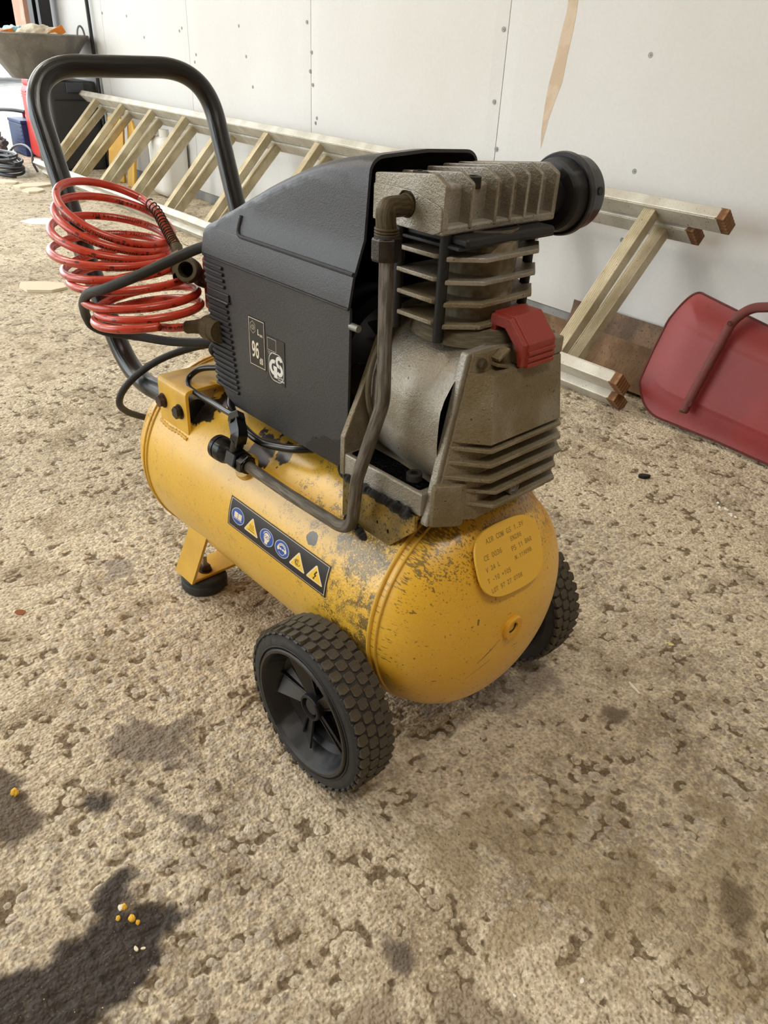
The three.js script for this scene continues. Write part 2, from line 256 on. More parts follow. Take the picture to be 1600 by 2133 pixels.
{
  const A = [-0.12, 0.74, -0.38, 0.5], B = [-1.0, 0.80, -1.22, 0.62];
  const hx = (x, z) => floorHeight(x, z);
  const patchTex = (R, n, nb) => [tex(n, n, (u, v) => floorColour(R[0] + (R[1] - R[0]) * u, R[2] + (R[3] - R[2]) * v), true, false),
    tex(nb, nb, (u, v) => { const x = R[0] + (R[1] - R[0]) * u, z = R[2] + (R[3] - R[2]) * v, [d] = stones(x * 85, z * 85), [d2] = stones(x * 230 + 40, z * 230); return 0.34 + (d < 1 ? 0.22 * (1 - d ** 4) : 0) + (d2 < 1 ? 0.22 * (1 - d2 * d2) : 0) + 0.5 * (fbm(x * 380, z * 380, 3) - 0.5) - 0.3 * ss(0.6, 0.72, fbm(x * 75 + 9, z * 75, 2)); }, false, false)];
  const [ac, ab] = patchTex(A, 2048, 1600), [bc, bb] = patchTex(B, 2048, 1600);
  const fc = tex(1024, 1024, (u, v) => floorColour(u * 2 - 6, v * 2 - 9)), fb = tex(1024, 1024, (u, v) => 0.5 * fbm(u * 512, v * 512, 2, 512) + 0.5 * fbm(u * 130, v * 130, 3, 130), false);
  const mat = (map, bump, s) => std({ map, bumpMap: bump, bumpScale: s, roughness: 0.9 });
  // the grid is 3 mm fine where the camera stands close
  const lines = (a, b, step) => { const n = Math.round((b - a) / step); return Array.from({ length: n + 1 }, (_, i) => a + (b - a) * i / n); };
  const xs = [...lines(B[0], A[0], 0.0055), ...lines(A[0], A[1], 0.003).slice(1), ...lines(A[1], B[1], 0.006).slice(1)], zs = [...lines(B[2], A[2], 0.0055), ...lines(A[2], A[3], 0.003).slice(1), ...lines(A[3], B[3], 0.006).slice(1)];
  const nx = xs.length, nz = zs.length, pos = new Float32Array(nx * nz * 3), edge = (x, z) => Math.min(1, Math.min(x - B[0], B[1] - x, z - B[2], B[3] - z) / 0.03);
  for (let j = 0; j < nz; j++) for (let i = 0; i < nx; i++) { const o = (j * nx + i) * 3; pos[o] = xs[i]; pos[o + 1] = -0.0015 + (hx(xs[i], zs[j]) + 0.0015) * edge(xs[i], zs[j]); pos[o + 2] = zs[j]; }
  const piece = (R, test) => {
    const uv = new Float32Array(nx * nz * 2), idx = []; for (let j = 0; j < nz; j++) for (let i = 0; i < nx; i++) { uv[(j * nx + i) * 2] = (xs[i] - R[0]) / (R[1] - R[0]); uv[(j * nx + i) * 2 + 1] = (zs[j] - R[2]) / (R[3] - R[2]); }
    for (let j = 0; j < nz - 1; j++) for (let i = 0; i < nx - 1; i++) { const cx = (xs[i] + xs[i + 1]) / 2, cz = (zs[j] + zs[j + 1]) / 2; if (test(cx, cz)) { const a = j * nx + i; idx.push(a, a + nx, a + 1, a + 1, a + nx, a + nx + 1); } }
    const g = new THREE.BufferGeometry(); g.setAttribute('position', new THREE.BufferAttribute(pos.slice(), 3)); g.setAttribute('uv', new THREE.BufferAttribute(uv, 2)); g.setIndex(idx); g.computeVertexNormals(); return g;
  };
  const inA = (x, z) => x > A[0] && x < A[1] && z > A[2] && z < A[3];
  const ga = piece(A, inA), gb = piece(B, (x, z) => !inA(x, z));
  // the rest of the room's floor, round the fine patch
  const fx = [-5.0, B[0], B[1], 3.2], fz = [-1.9, B[2], B[3], 4.2], far = [];
  for (let j = 0; j < 3; j++) for (let i = 0; i < 3; i++) if (i !== 1 || j !== 1) { const w = fx[i + 1] - fx[i], d = fz[j + 1] - fz[j], g = new THREE.PlaneGeometry(w, d, 1, 1); g.rotateX(-Math.PI / 2); g.translate(fx[i] + w / 2, -0.0015, fz[j] + d / 2); const p = g.attributes.position, u = g.attributes.uv; for (let k = 0; k < 4; k++) u.setXY(k, p.getX(k) / 2, p.getZ(k) / 2); far.push(g); }
  const slab = new THREE.BoxGeometry(8.2, 0.12, 6.1); slab.translate(-0.9, -0.075, 1.15);
  const gf = mergeGeometries([...far, slab]);
  const geo = mergeGeometries([ga, gb, gf], true);
  struct(mesh('floor', geo, [mat(ac, ab, 0.0034), mat(bc, bb, 0.004), mat(fc, fb, 0.005)]));
}

// ---------- walls and ceiling ----------
const wallPaint = std({ map: rep(mottled([214, 213, 211], [209, 207, 203], [186, 182, 174], { cell: 4, cover: 0.4, soft: 0.3, specks: 0.003, jitter: 4 }), 0.8), roughness: 0.75, bumpMap: lump(2), bumpScale: 0.0006 });
const plasterPaint = std({ color: 0xd9d6cf, roughness: 0.85 });
const boardM = std({ map: rep(mottled([150, 130, 102], [128, 108, 82], [96, 78, 56], { cell: 8, jitter: 14 }), 1.5), roughness: 0.85 });   // bare chipboard
const joint = std({ color: 0xb9a58c, roughness: 0.9 });
const inRoom = (o) => { o.rotation.y = WALL_TURN; return o; };     // s along the wall, y up, d out of the wall
{
  const { s0, s1, d1, h } = ROOM, d0 = WALL_D, T = 0.14;
  // back wall: studs' cover behind, plasterboard panels 90 cm wide with tapered edges in front
  const back = inRoom(struct(mesh('wall_back', [box(s1 - s0 + 0.3, h, 0.12, 0, (s0 + s1) / 2, h / 2, d0 - 0.0755)], joint)));
  const first = -0.99 - 0.9 * 5, w = 0.9;
  for (let i = 0; i < 9; i++) {
    const a = Math.max(first + i * w, s0), b = Math.min(first + (i + 1) * w, s1); if (b - a < 0.05) continue;
    const e = 0.0012, t = 0.045, taper = 0.0022, prof = [[a + e, d0 - 0.0135], [a + e, d0 - taper], [a + t, d0], [b - t, d0], [b - e, d0 - taper], [b - e, d0 - 0.0135]];
    const g = prism(prof.map(([s, d]) => [s, -d]), V(0, 0.04, 0), EX, V(0, 0, -1), EY, h - 0.04);
    mesh('plasterboard_panel', g, wallPaint, back);
  }
  const screwM = std({ color: 0x8d8a84, metalness: 0.6, roughness: 0.5 }), ringM = std({ color: 0xb8b2a8, roughness: 0.9 });
  const spots = [[-2.838, .661], [-2.862, .651], [-2.727, .57], [-2.743, .543], [-2.64, .424], [-3.68, .71], [-3.39, .70], [-3.22, .62], [-2.365, .675], [-2.32, .578], [-2.28, .48], [-1.911, .692], [-1.885, .606], [-1.893, .55], [-1.878, .51], [-1.86, .394], [-1.852, .41], [-1.006, .686], [-1.012, .52], [-.985, .407], [-.55, .645], [-.532, .409], [-.528, .253]];
  spots.forEach(([s, y]) => { mesh('screw_head', [turned(V(s, y, d0 - 0.001), EZ, [[0, 0.006], [0.0016, 0.006], [0.0018, 0.0052], [0.0012, 0.0042], [0.0011, 0.0001]], 18), turned(V(s, y, d0 + 0.0002), EZ, [[0, 0.0022], [0.0009, 0.0018], [0.0009, 0.0001]], 6)], screwM, back); });
  // a strip where the paper face of the board has been torn off
  const torn = [[0, 0.02], [0.0, -0.02], [-.003, -.055], [-.009, -.105], [-.012, -.155], [-.026, -.195], [-.038, -.235], [-.05, -.30], [-.052, -.31], [-.058, -.27], [-.058, -.21], [-.055, -.165], [-.045, -.11], [-.038, -.055], [-.03, -.01], [-.03, .02]];
  mesh('torn_paper_strip', prism(torn.map(([a, b]) => [-.775 + a, .735 + b]), V(0, 0, d0 - 0.0004), EX, EY, EZ, 0.0008), std({ map: rep(mottled([206, 186, 164], [196, 174, 150], [170, 146, 120], { cell: 9 }), 4), roughness: 0.9 }), back);
  inRoom(struct(mesh('baseboard_back', [box(s1 - s0, 0.04, 0.03, 0.002, (s0 + s1) / 2, 0.018, d0 - 0.019)], std({ map: rep(mottled([150, 152, 152], [128, 130, 130], [96, 94, 90], { cell: 6 }), 2), roughness: 0.9 }))));
  // left wall with the garage door's opening
  const o0 = d0 + 0.06, o1 = 2.5, oh = 2.3;
  inRoom(struct(mesh('wall_left', [box(T, h, 0.2, 0, s0 - T / 2, h / 2, d0 - 0.04), box(T, h, d1 - o1, 0, s0 - T / 2, h / 2, (o1 + d1) / 2), box(T, h - oh, o1 - o0, 0, s0 - T / 2, (h + oh) / 2, (o0 + o1) / 2)], plasterPaint)));
  inRoom(struct(mesh('trim_1', [box(T + 0.05, oh, 0.028, 0.003, s0 - T / 2 + 0.02, oh / 2, o0 + 0.013), box(T + 0.05, oh, 0.028, 0.003, s0 - T / 2 + 0.02, oh / 2, o1 - 0.013), box(T + 0.05, 0.028, o1 - o0, 0.003, s0 - T / 2 + 0.02, oh - 0.014, (o0 + o1) / 2)], std({ map: rep(mottled([196, 158, 138], [178, 138, 116], [140, 104, 84], { cell: 5 }), 4), roughness: 0.7 }))));
  inRoom(struct(mesh('wall_right', box(T, h, d1 - d0 + 0.4, 0, s1 + T / 2, h / 2, (d0 + d1) / 2), boardM)));
  const f0 = -4.2, f1 = -0.7, fh = 2.35;    // a second, wide door behind the photographer's left shoulder
  inRoom(struct(mesh('wall_front', [box(f0 - s0 + 0.15, h, T, 0, (f0 + s0 - 0.15) / 2, h / 2, d1 + T / 2), box(s1 - f1 + 0.15, h, T, 0, (f1 + s1 + 0.15) / 2, h / 2, d1 + T / 2), box(f1 - f0, h - fh, T, 0, (f0 + f1) / 2, (h + fh) / 2, d1 + T / 2)], boardM)));
  inRoom(struct(mesh('ceiling', box(s1 - s0 + 0.3, 0.1, d1 - d0 + 0.3, 0, (s0 + s1) / 2, h + 0.05, (d0 + d1) / 2), plasterPaint)));
  // outside the door
  const og = new THREE.PlaneGeometry(90, 90); og.rotateX(-Math.PI / 2); const ou = og.attributes.uv; for (let k = 0; k < 4; k++) ou.setXY(k, ou.getX(k) * 40, ou.getY(k) * 40); og.translate(0, -0.139, 0);
  inRoom(struct(mesh('ground_outside', og, std({ map: mottled([168, 164, 158], [140, 136, 130], [96, 92, 88], { cell: 12, cover: 0.5, soft: 0.1, specks: 0.05 }), roughness: 0.9 }))));
  // added ceiling lamps, out of view; the long one set by the tank's highlight
  FILL_LAMPS.forEach(([s, y, d, ls, ld, power], i) => {
    const t = thing('fill_ceiling_lamp', i ? 'unseen shorter white ceiling lamp added for fill over the middle of the garage' : 'unseen long white ceiling lamp added for fill nearer the open garage door', 'lamp'); inRoom(t);
    const c = V(s, y, d).applyAxisAngle(EY, WALL_TURN); t.position.copy(c);
    mesh('housing', [box(ls + 0.04, 0.05, ld + 0.04, 0.006, 0, 0.058, 0)], std({ color: 0xe8e8e6, roughness: 0.5 }), t);
    mesh('diffuser', [box(ls, 0.03, ld, 0.01, 0, 0.018, 0)], std({ color: 0xffffff, emissive: new THREE.Color(1, 0.93, 0.84), emissiveIntensity: 2.0, roughness: 0.5 }), t);
    const l = new THREE.RectAreaLight(new THREE.Color(1, 0.93, 0.84), power, ls, ld); l.name = 'fill_lamp_light'; l.position.set(c.x, y - 0.002, c.z); l.rotation.order = 'YXZ'; l.rotation.set(-Math.PI / 2, WALL_TURN, 0); scene.add(l);
  });
}
// ---------- the air compressor ----------
const comp = thing('air_compressor', 'yellow oil-stained air compressor with a black hood, grey cast pump and two wheels', 'compressor');
const YC = 0.1794, TR = 0.12, XS = 0.205;                          // tank axis height, radius, where the end caps start
// tank
{
  const tank = group('tank', comp);
  const blot = (x, a, cx, ca, r) => Math.hypot(x - cx, (a - ca) / 57.3 * TR) / r;
  const yel = [230, 182, 56];
  const shellT = tex(1536, 1024, (u, v) => {
    const x = -XS + 2 * XS * v, a = u * 360 - 90, px = x, py = a / 57.3 * TR;
    const e = fbm(px * 90, py * 90, 4) - 0.5, fine = vn(px * 900, py * 900) * 0.6 + 0.4 * vn(px * 1900 + 9, py * 1900), m = fbm(px * 30 + 4, py * 30, 4);
    let c = mixc(yel, [222, 174, 60], m); const g = (vn(px * 1400, py * 1400) - 0.5) * 10; c = [c[0] + g, c[1] + g, c[2] + g * 0.6];
    // dry grey-brown dirt that lies as specks, thickest toward the pump end
    let D = 0.08 + 0.10 * m;
    D += 0.42 * ss(0.07, 0.17, x + e * 0.16) * ss(-60, -8, a + e * 60) + 0.30 * ss(0.165, 0.205, x + e * 0.03);
    D += 0.40 * ss(52, 62, a + e * 26) * ss(-0.03, 0.03, x + e * 0.05) + 0.3 * ss(1, 0.2, blot(x, a, 0.10, 36, 0.07) + e * 1.2) + 0.25 * ss(1, 0.3, blot(x, a, 0.19, 0, 0.07) + e);
    const sp = 0.55 * vn(px * 1500 + 3, py * 1500) + 0.45 * vn(px * 2600, py * 2600 + 8), cl = fbm(px * 160 + 2, py * 160, 3);
    c = mixc(c, m > 0.5 ? [122, 102, 62] : [92, 76, 46], ss(1.0 - D * 0.62, 1.06 - D * 0.5, sp + (cl - 0.5) * 0.9) * 0.85);
    if (sp > 0.86 && cl > 0.55) c = mixc(c, [64, 52, 34], 0.7);
    // scratches
    const h = fbm(px * 40 + py * 160, py * 40 - px * 120 + 7, 3); if (Math.abs(h - 0.5) < 0.0016 + 0.004 * D) c = mixc(c, [92, 76, 46], 0.6);
    // soot and oil cakes
    const tar = Math.min(blot(x, a, -0.010, 50, 0.020), blot(x, a, 0.016, 54, 0.013), blot(x, a, -0.136, 49, 0.020), blot(x, a, -0.115, 60, 0.016)) + e * 1.9;
    if (tar < 1) { const t = ss(1, 0.86, tar); c = mixc(c, mixc([22, 19, 18], [62, 52, 46], Math.pow(vn(px * 900, py * 900), 2)), t * 0.96); }
    const oil = blot(x, a, 0.165, 38, 0.035) + e * 1.5; if (oil < 1 && fine > 0.36) c = mixc(c, [66, 58, 34], 0.55 * ss(1, 0.7, oil));
    const chip = blot(x, a, 0.108, 27, 0.007) + e * 1.2; if (chip < 1) c = mixc(c, [50, 48, 46], 0.85);
    const rust = blot(x, a, 0.17, -17, 0.03) + e * 2; if (rust < 0.9 && fine > 0.5) c = mixc(c, [70, 50, 30], 0.7);
    return c;
  }, true, true);
  const shellB = tex(768, 512, (u, v) => { const x = -XS + 2 * XS * v, y = u * 2 * Math.PI * TR; return 0.5 * fbm(x * 60, y * 60, 3) + 0.5 * vn(x * 700, y * 700) * ss(0.05, 0.2, x); }, false, true);
  const paint = phy({ map: shellT, roughness: 0.34, clearcoat: 0.35, clearcoatRoughness: 0.28, bumpMap: shellB, bumpScale: 0.0006 });
  const ring = (x, r, a) => V(x, YC + r * Math.sin(a), r * Math.cos(a));
  const sh = surf((u, v) => { const a = u * Math.PI * 2 - Math.PI / 2; return ring(-XS + 2 * XS * v, TR, a); }, 128, 8);
  mesh('shell', sh, paint, tank);
  // end caps
  const capT = tex(1024, 1024, (u, v) => {
    const z = (u - 0.5) * 0.26, y = (v - 0.5) * 0.26, r = Math.hypot(z, y), e = fbm(z * 80 + 3, y * 80, 4) - 0.5, fine = vn(z * 1000, y * 1000) * 0.6 + 0.4 * vn(z * 2100, y * 2100 + 4), m = fbm(z * 26, y * 26, 3);
    let c = mixc([230, 180, 50], [220, 170, 54], m); const g = (vn(z * 1300, y * 1300) - 0.5) * 9; c = [c[0] + g, c[1] + g, c[2] + g * 0.6];
    let D = 0.05 + 0.06 * m + 0.35 * ss(0.1, 0.122, r + e * 0.03) * ss(-0.06, 0.1, z + e * 0.1) + 0.55 * ss(0.03, 0.085, y + e * 0.03) * ss(-0.02, 0.05, y) * (Math.abs(z) < 0.09 ? 1 : 0.3);
    c = mixc(c, [106, 88, 52], ss(0.98 - D * 0.6, 1.02 - D * 0.5, fine + (vn(z * 400, y * 400) - 0.5) * 0.3) * 0.75);
    if (fbm(z * 420, y * 420 + 9, 2) > 0.84) c = mixc(c, [80, 64, 36], 0.6);
    const h = fbm(z * 60 + y * 90, y * 30 - z * 60 + 2, 3); if (Math.abs(h - 0.52) < 0.0012) c = mixc(c, [120, 92, 44], 0.55);
    for (const [sz, sy, dz, dy, l, w] of [[0.022, -0.004, 0.78, -0.62, 0.03, 0.0006], [0.03, -0.025, 0.86, -0.5, 0.028, 0.0005], [0.062, -0.07, 0.1, -1, 0.02, 0.0007], [-0.036, -0.03, -0.6, 0.8, 0.008, 0.0006], [0.05, 0.03, 0.1, -1, 0.006, 0.0012]]) { const t = (z - sz) * dz + (y - sy) * dy, o = Math.abs((z - sz) * dy - (y - sy) * dz) + e * 0.0012; if (t > 0 && t < l && o < w) c = mixc(c, [86, 66, 34], 0.75); }
    return c;
  }, true, false);
  const capPaint = phy({ map: capT, roughness: 0.36, clearcoat: 0.3, clearcoatRoughness: 0.3, bumpMap: lump(3), bumpScale: 0.0004 });
  const capAt = (sgn, d) => surf((u, v) => { const a = u * Math.PI * 2, t = v * Math.PI / 2, k = 2.25; const cr = Math.pow(Math.cos(t), 2 / k), cx = Math.pow(Math.sin(t), 2 / k); const r = (TR - 0.0006) * cr; return V(sgn * (XS + d * cx), YC + r * Math.sin(a * sgn), r * Math.cos(a * sgn)); }, 96, 48, (u, v, p) => [p.z / 0.26 + 0.5, (p.y - YC) / 0.26 + 0.5]);
  mesh('end_cap', capAt(1, 0.074), capPaint, tank); mesh('end_cap', capAt(-1, 0.08), capPaint, tank);
  for (const s of [1, -1]) { const g = new THREE.TorusGeometry(TR - 0.0002, 0.0022, 10, 96); g.rotateY(Math.PI / 2); g.translate(s * (XS + 0.001), YC, 0); mesh('weld_seam', g, M.yellow, tank); const g2 = new THREE.TorusGeometry(TR - 0.0007, 0.0015, 8, 96); g2.rotateY(Math.PI / 2); g2.translate(s * (XS + 0.0095), YC - 0, 0); mesh('cap_rim', g2, M.yellow, tank); }
  // drain port in the middle of the near cap
  mesh('drain_port', turned(V(XS + 0.070, YC + 0.004, 0.008), EX, [[0, 0.0125], [0.006, 0.0125], [0.0075, 0.0115], [0.0078, 0.0098], [0.0066, 0.0078], [0.0066, 0.0062], [-0.004, 0.0055], [-0.004, 0.0001]], 36), std({ color: 0xd9a22e, roughness: 0.4 }), tank);
  mesh('port_thread', turned(V(XS + 0.072, YC + 0.004, 0.008), EX, [[0.0, 0.0056], [0.003, 0.0054], [0.003, 0.0045], [-0.002, 0.0044], [-0.002, 0.0001]], 24), M.rustySteel, tank);
  // data plate, stamped letters gone dark
  const plateT = canvasTex(1024, 704, (x, w, h) => {
    x.fillStyle = '#e2b23a'; x.fillRect(0, 0, w, h); const r = rng(5);
    for (let i = 0; i < 900; i++) { x.fillStyle = `rgba(90,70,30,${0.1 + r() * 0.35})`; x.fillRect(r() * w, r() * h, 1 + r() * 4, 1 + r() * 4); }
    x.textBaseline = 'middle';
    for (const [t, px, py, s] of [['AIR COM GS 1.3Y', 210, 120, 66], ['EN286', 560, 208, 60], ['CE 0036', 130, 262, 66], ['PS 11 BAR', 540, 300, 62], ['V 24 L', 120, 372, 60], ['N.119098', 560, 396, 58], ['T -10 +105', 110, 478, 60], ['LOT 97 27 0708', 130, 580, 58]]) { x.font = `${s}px monospace`; x.lineWidth = 3; x.strokeStyle = 'rgba(84,60,18,0.75)'; x.strokeText(t, px, py); x.fillStyle = 'rgba(110,80,24,0.35)'; x.fillText(t, px, py); }
  });
  const capX = (y, z) => { const r = Math.min(1, Math.hypot(y - YC, z) / (TR - 0.0006)), k = 2.25; return XS + 0.074 * Math.pow(Math.max(0, 1 - Math.pow(r, k)), 1 / k); };
  const pc = [0.2575, 0.009], pw = 0.043, ph = 0.029;             // centre (y, z), half width and height
  const plate = sheet((u, v) => { const q = V(u * 2 - 1, v * 2 - 1, 0), n = 3.0; // disc to rounded rectangle
    const a = Math.atan2(q.y, q.x), R = Math.max(Math.abs(q.x), Math.abs(q.y)), rr = R / Math.pow(Math.pow(Math.abs(Math.cos(a)), n) + Math.pow(Math.abs(Math.sin(a)), n), 1 / n);
    const lz = -rr * Math.cos(a) * pw, ly = rr * Math.sin(a) * ph, tilt = 0.05, z = pc[1] + lz * Math.cos(tilt) - ly * Math.sin(tilt), y = pc[0] + ly * Math.cos(tilt) + lz * Math.sin(tilt);
    const x0 = capX(pc[0], pc[1]), slope = (capX(pc[0] + 0.01, pc[1]) - capX(pc[0] - 0.01, pc[1])) / 0.02; return V(Math.max(capX(y, z) + 0.0012, x0 + slope * (y - pc[0]) + 0.0008) + 0.001, y, z);
  }, 40, 40, 0.0022, (u, v, p) => [0.5 - (p.z - pc[1]) / (2 * pw) * 0.98, 0.5 + (p.y - pc[0]) / (2 * ph) * 0.98]);
  mesh('data_plate', plate, phy({ map: plateT, roughness: 0.42 }), tank).userData.label = 'yellow oval plate with stamped letters';
  // safety label round the shell
  const labelT = canvasTex(1536, 400, (x, w, h) => {
    x.fillStyle = '#17161a'; x.fillRect(0, 0, w, h); x.strokeStyle = '#d8c9b4'; x.lineWidth = 7; x.strokeRect(18, 18, w - 36, h - 36);
    const cs = [160, 395, 640, 880, 1120, 1372], cy = 205;
    const disc = (cx) => { x.fillStyle = '#1e4fa0'; x.beginPath(); x.arc(cx, cy, 104, 0, 7); x.fill(); x.strokeStyle = '#c9cfdc'; x.lineWidth = 7; x.stroke(); };
    const tri = (cx) => { x.lineJoin = 'round'; x.fillStyle = '#e8d3a8'; x.strokeStyle = '#e8d3a8'; x.lineWidth = 26; x.beginPath(); x.moveTo(cx, cy - 96); x.lineTo(cx + 98, cy + 84); x.lineTo(cx - 98, cy + 84); x.closePath(); x.fill(); x.stroke(); x.fillStyle = '#efc22e'; x.beginPath(); x.moveTo(cx, cy - 88); x.lineTo(cx + 90, cy + 80); x.lineTo(cx - 90, cy + 80); x.closePath(); x.fill(); };
    const cream = '#ead9b8';
    disc(cs[0]); x.fillStyle = cream; x.fillRect(cs[0] - 62, cy - 44, 58, 78); x.fillRect(cs[0] + 4, cy - 44, 58, 78); x.strokeStyle = cream; x.lineWidth = 6; x.beginPath(); x.moveTo(cs[0] - 70, cy + 48); x.lineTo(cs[0] - 6, cy + 44); x.lineTo(cs[0] + 70, cy + 48); x.stroke();
    tri(cs[1]); x.strokeStyle = '#241d10'; x.lineWidth = 6; for (const o of [-24, 0, 24]) { x.beginPath(); x.moveTo(cs[1] + o + 4, cy - 22); x.bezierCurveTo(cs[1] + o - 20, cy, cs[1] + o + 22, cy + 22, cs[1] + o - 2, cy + 46); x.stroke(); } x.lineWidth = 8; x.beginPath(); x.moveTo(cs[1] - 52, cy + 62); x.lineTo(cs[1] + 52, cy + 62); x.stroke();
    disc(cs[2]); x.fillStyle = cream; x.beginPath(); x.ellipse(cs[2], cy - 2, 44, 58, 0, 0, 7); x.fill(); x.fillRect(cs[2] - 26, cy + 42, 46, 44); x.strokeStyle = '#1e4fa0'; x.lineWidth = 6; for (const o of [-20, 18]) { x.beginPath(); x.arc(cs[2] + o, cy - 6, 16, 0, 7); x.stroke(); } x.strokeStyle = cream; x.lineWidth = 9; x.beginPath(); x.arc(cs[2], cy - 26, 52, Math.PI, 0); x.stroke();
    disc(cs[3]); x.strokeStyle = cream; x.lineWidth = 10; x.beginPath(); x.arc(cs[3], cy - 8, 56, Math.PI, 0); x.stroke(); x.beginPath(); x.arc(cs[3], cy - 8, 40, Math.PI * 1.1, -0.3); x.stroke(); x.fillStyle = cream; for (const o of [-54, 54]) { x.beginPath(); x.ellipse(cs[3] + o, cy + 6, 16, 28, 0, 0, 7); x.fill(); } for (const o of [-20, 20]) { x.beginPath(); x.ellipse(cs[3] + o, cy + 4, 18, 12, 0, 0, 7); x.fill(); } x.lineWidth = 6; x.beginPath(); x.arc(cs[3], cy + 28, 46, 0.2, 2.6); x.stroke();
    tri(cs[4]); x.strokeStyle = '#241d10'; x.lineWidth = 6; x.beginPath(); x.arc(cs[4] + 2, cy + 28, 34, 0, 5.2); x.stroke(); x.beginPath(); x.arc(cs[4] - 4, cy + 28, 22, 0.6, 5.9); x.stroke(); x.beginPath(); x.arc(cs[4], cy + 30, 9, 0, 5); x.stroke(); x.beginPath(); x.arc(cs[4], cy + 28, 44, 3.4, 5); x.stroke();
    tri(cs[5]); x.fillStyle = '#1c160c'; x.beginPath(); x.moveTo(cs[5] + 8, cy - 44); x.lineTo(cs[5] + 24, cy - 40); x.lineTo(cs[5] + 4, cy + 4); x.lineTo(cs[5] + 20, cy + 8); x.lineTo(cs[5] - 6, cy + 56); x.lineTo(cs[5] + 4, cy + 58); x.lineTo(cs[5] - 18, cy + 78); x.lineTo(cs[5] - 24, cy + 48); x.lineTo(cs[5] - 14, cy + 52); x.lineTo(cs[5] - 2, cy + 20); x.lineTo(cs[5] - 18, cy + 14); x.closePath(); x.fill();
    const r = rng(8); for (let i = 0; i < 380; i++) { const k = r() * w; x.fillStyle = r() > 0.4 ? `rgba(40,30,16,${0.2 + r() * 0.6 * k / w})` : `rgba(200,180,150,${0.25 + r() * 0.3})`; const s = 1 + r() * 4; x.fillRect(k, r() * h, s, s); }
  });
  const lab = sheet((u, v) => { const a = (5.2 + (21 - 5.2) * v) / 57.2958; return ring(-0.0235 + 0.167 * u, TR + 0.0006, a); }, 2, 16, 0.0004);
  mesh('safety_label', lab, phy({ map: labelT, roughness: 0.38 }), tank).userData.label = 'black strip with six blue and yellow safety signs';
}
// rear bracket that holds the handle, with its bolts
{
  const b = group('handle_bracket', comp);
  const x0 = -0.194, x1 = -0.131, out = roundPoly([[0.243, 0.0965], [0.300, 0.0965], [0.300, -0.0965], [0.243, -0.0965], [0.243, -0.0925], [0.296, -0.0925], [0.296, 0.0925], [0.243, 0.0925]], [0.0005, 0.008, 0.008, 0.0005, 0.0005, 0.005, 0.005, 0.0005], 5);
  mesh('saddle_plate', prism(out.map(([y, z]) => [y, z * 1.03]), V(x0, 0, 0), EY, EZ, EX, x1 - x0, 0.0006), M.yellow, b);
  // gusset plate running under the hood
  mesh('gusset', prism([[-0.14, 0.062], [-0.02, 0.016], [-0.02, -0.02], [-0.14, -0.04]], V(0, 0.2995, 0), EX, EZ, V(0, -1, 0), 0.004, 0.0008).translate(0, 0.0035, 0), M.yellow, b);
  mesh('weld_bead', sweep(smooth([V(-0.194, 0.2445, 0.1), V(-0.17, 0.2425, 0.1015), V(-0.15, 0.2435, 0.1008), V(-0.131, 0.2425, 0.1015)], 24), (t, l) => 0.0022 + 0.0008 * Math.sin(l * 900), 8), M.yellow, b);
  for (const [x, y, m] of [[-0.184, 0.272, M.rustySteel], [-0.1465, 0.271, M.darkSteel]]) mesh('bolt', [turned(V(x, y, 0.0992), EZ, [[0, 0.0088], [0.0012, 0.0088], [0.0012, 0.0001]], 24), hex(V(x, y, 0.1004), EZ, 0.0074, 0.006, 0, x * 9)], m, b);
}
// handle
mesh('handle', sweep(bent([V(-0.138, 0.272, 0.083), V(-0.297, 0.262, 0.085), V(-0.362, 0.397, 0.0925), V(-0.4575, 0.598, 0.093), V(-0.4265, 0.6, -0.129), V(-0.325, 0.35, -0.126), V(-0.27, 0.268, -0.095), V(-0.138, 0.272, -0.083)], [0.085, 0.2, 0.062, 0.066, 0.1, 0.06]), 0.0125, 24), M.blackPaint, comp);
// foot strap with two rubber feet
{
  const f = group('foot_strap', comp), t = 0.004;
  mesh('base_plate', box(0.043, t, 0.204, 0.001, -0.179, 0.0225, 0), M.yellow, f);
  for (const s of [1, -1]) {
    const c = [V(-0.2005, 0.0205, s * 0.102), V(-0.1575, 0.0205, s * 0.102), V(-0.093, 0.131, s * 0.1095), V(-0.143, 0.12, s * 0.1045)];
    const g = sheet((u, v) => { const a = c[0].clone().lerp(c[1], u), b = c[3].clone().lerp(c[2], u); return a.lerp(b, s > 0 ? v : 1 - v); }, 1, 1, 0.004);
    mesh('leg', boxUV(g), M.yellow, f);
    mesh('rubber_foot', turned(V(-0.174, 0, s * 0.0745), EY, [[0, 0.0001], [0, 0.0285], [0.003, 0.0305], [0.012, 0.0305], [0.0135, 0.0285], [0.0195, 0.0285], [0.0205, 0.027], [0.0205, 0.0001]], 48), M.rubber, f);
    mesh('stud', [rod(V(-0.171, 0.02, s * 0.0735), V(-0.171, 0.048, s * 0.0735), 0.0035, 0.0035, 16)], M.chrome, f);
    mesh('nut', [turned(V(-0.171, 0.0245, s * 0.0735), EY, [[0, 0.009], [0.0015, 0.009], [0.0015, 0.0001]], 24), hex(V(-0.171, 0.026, s * 0.0735), EY, 0.0075, 0.0065)], M.rustySteel, f);
  }
}
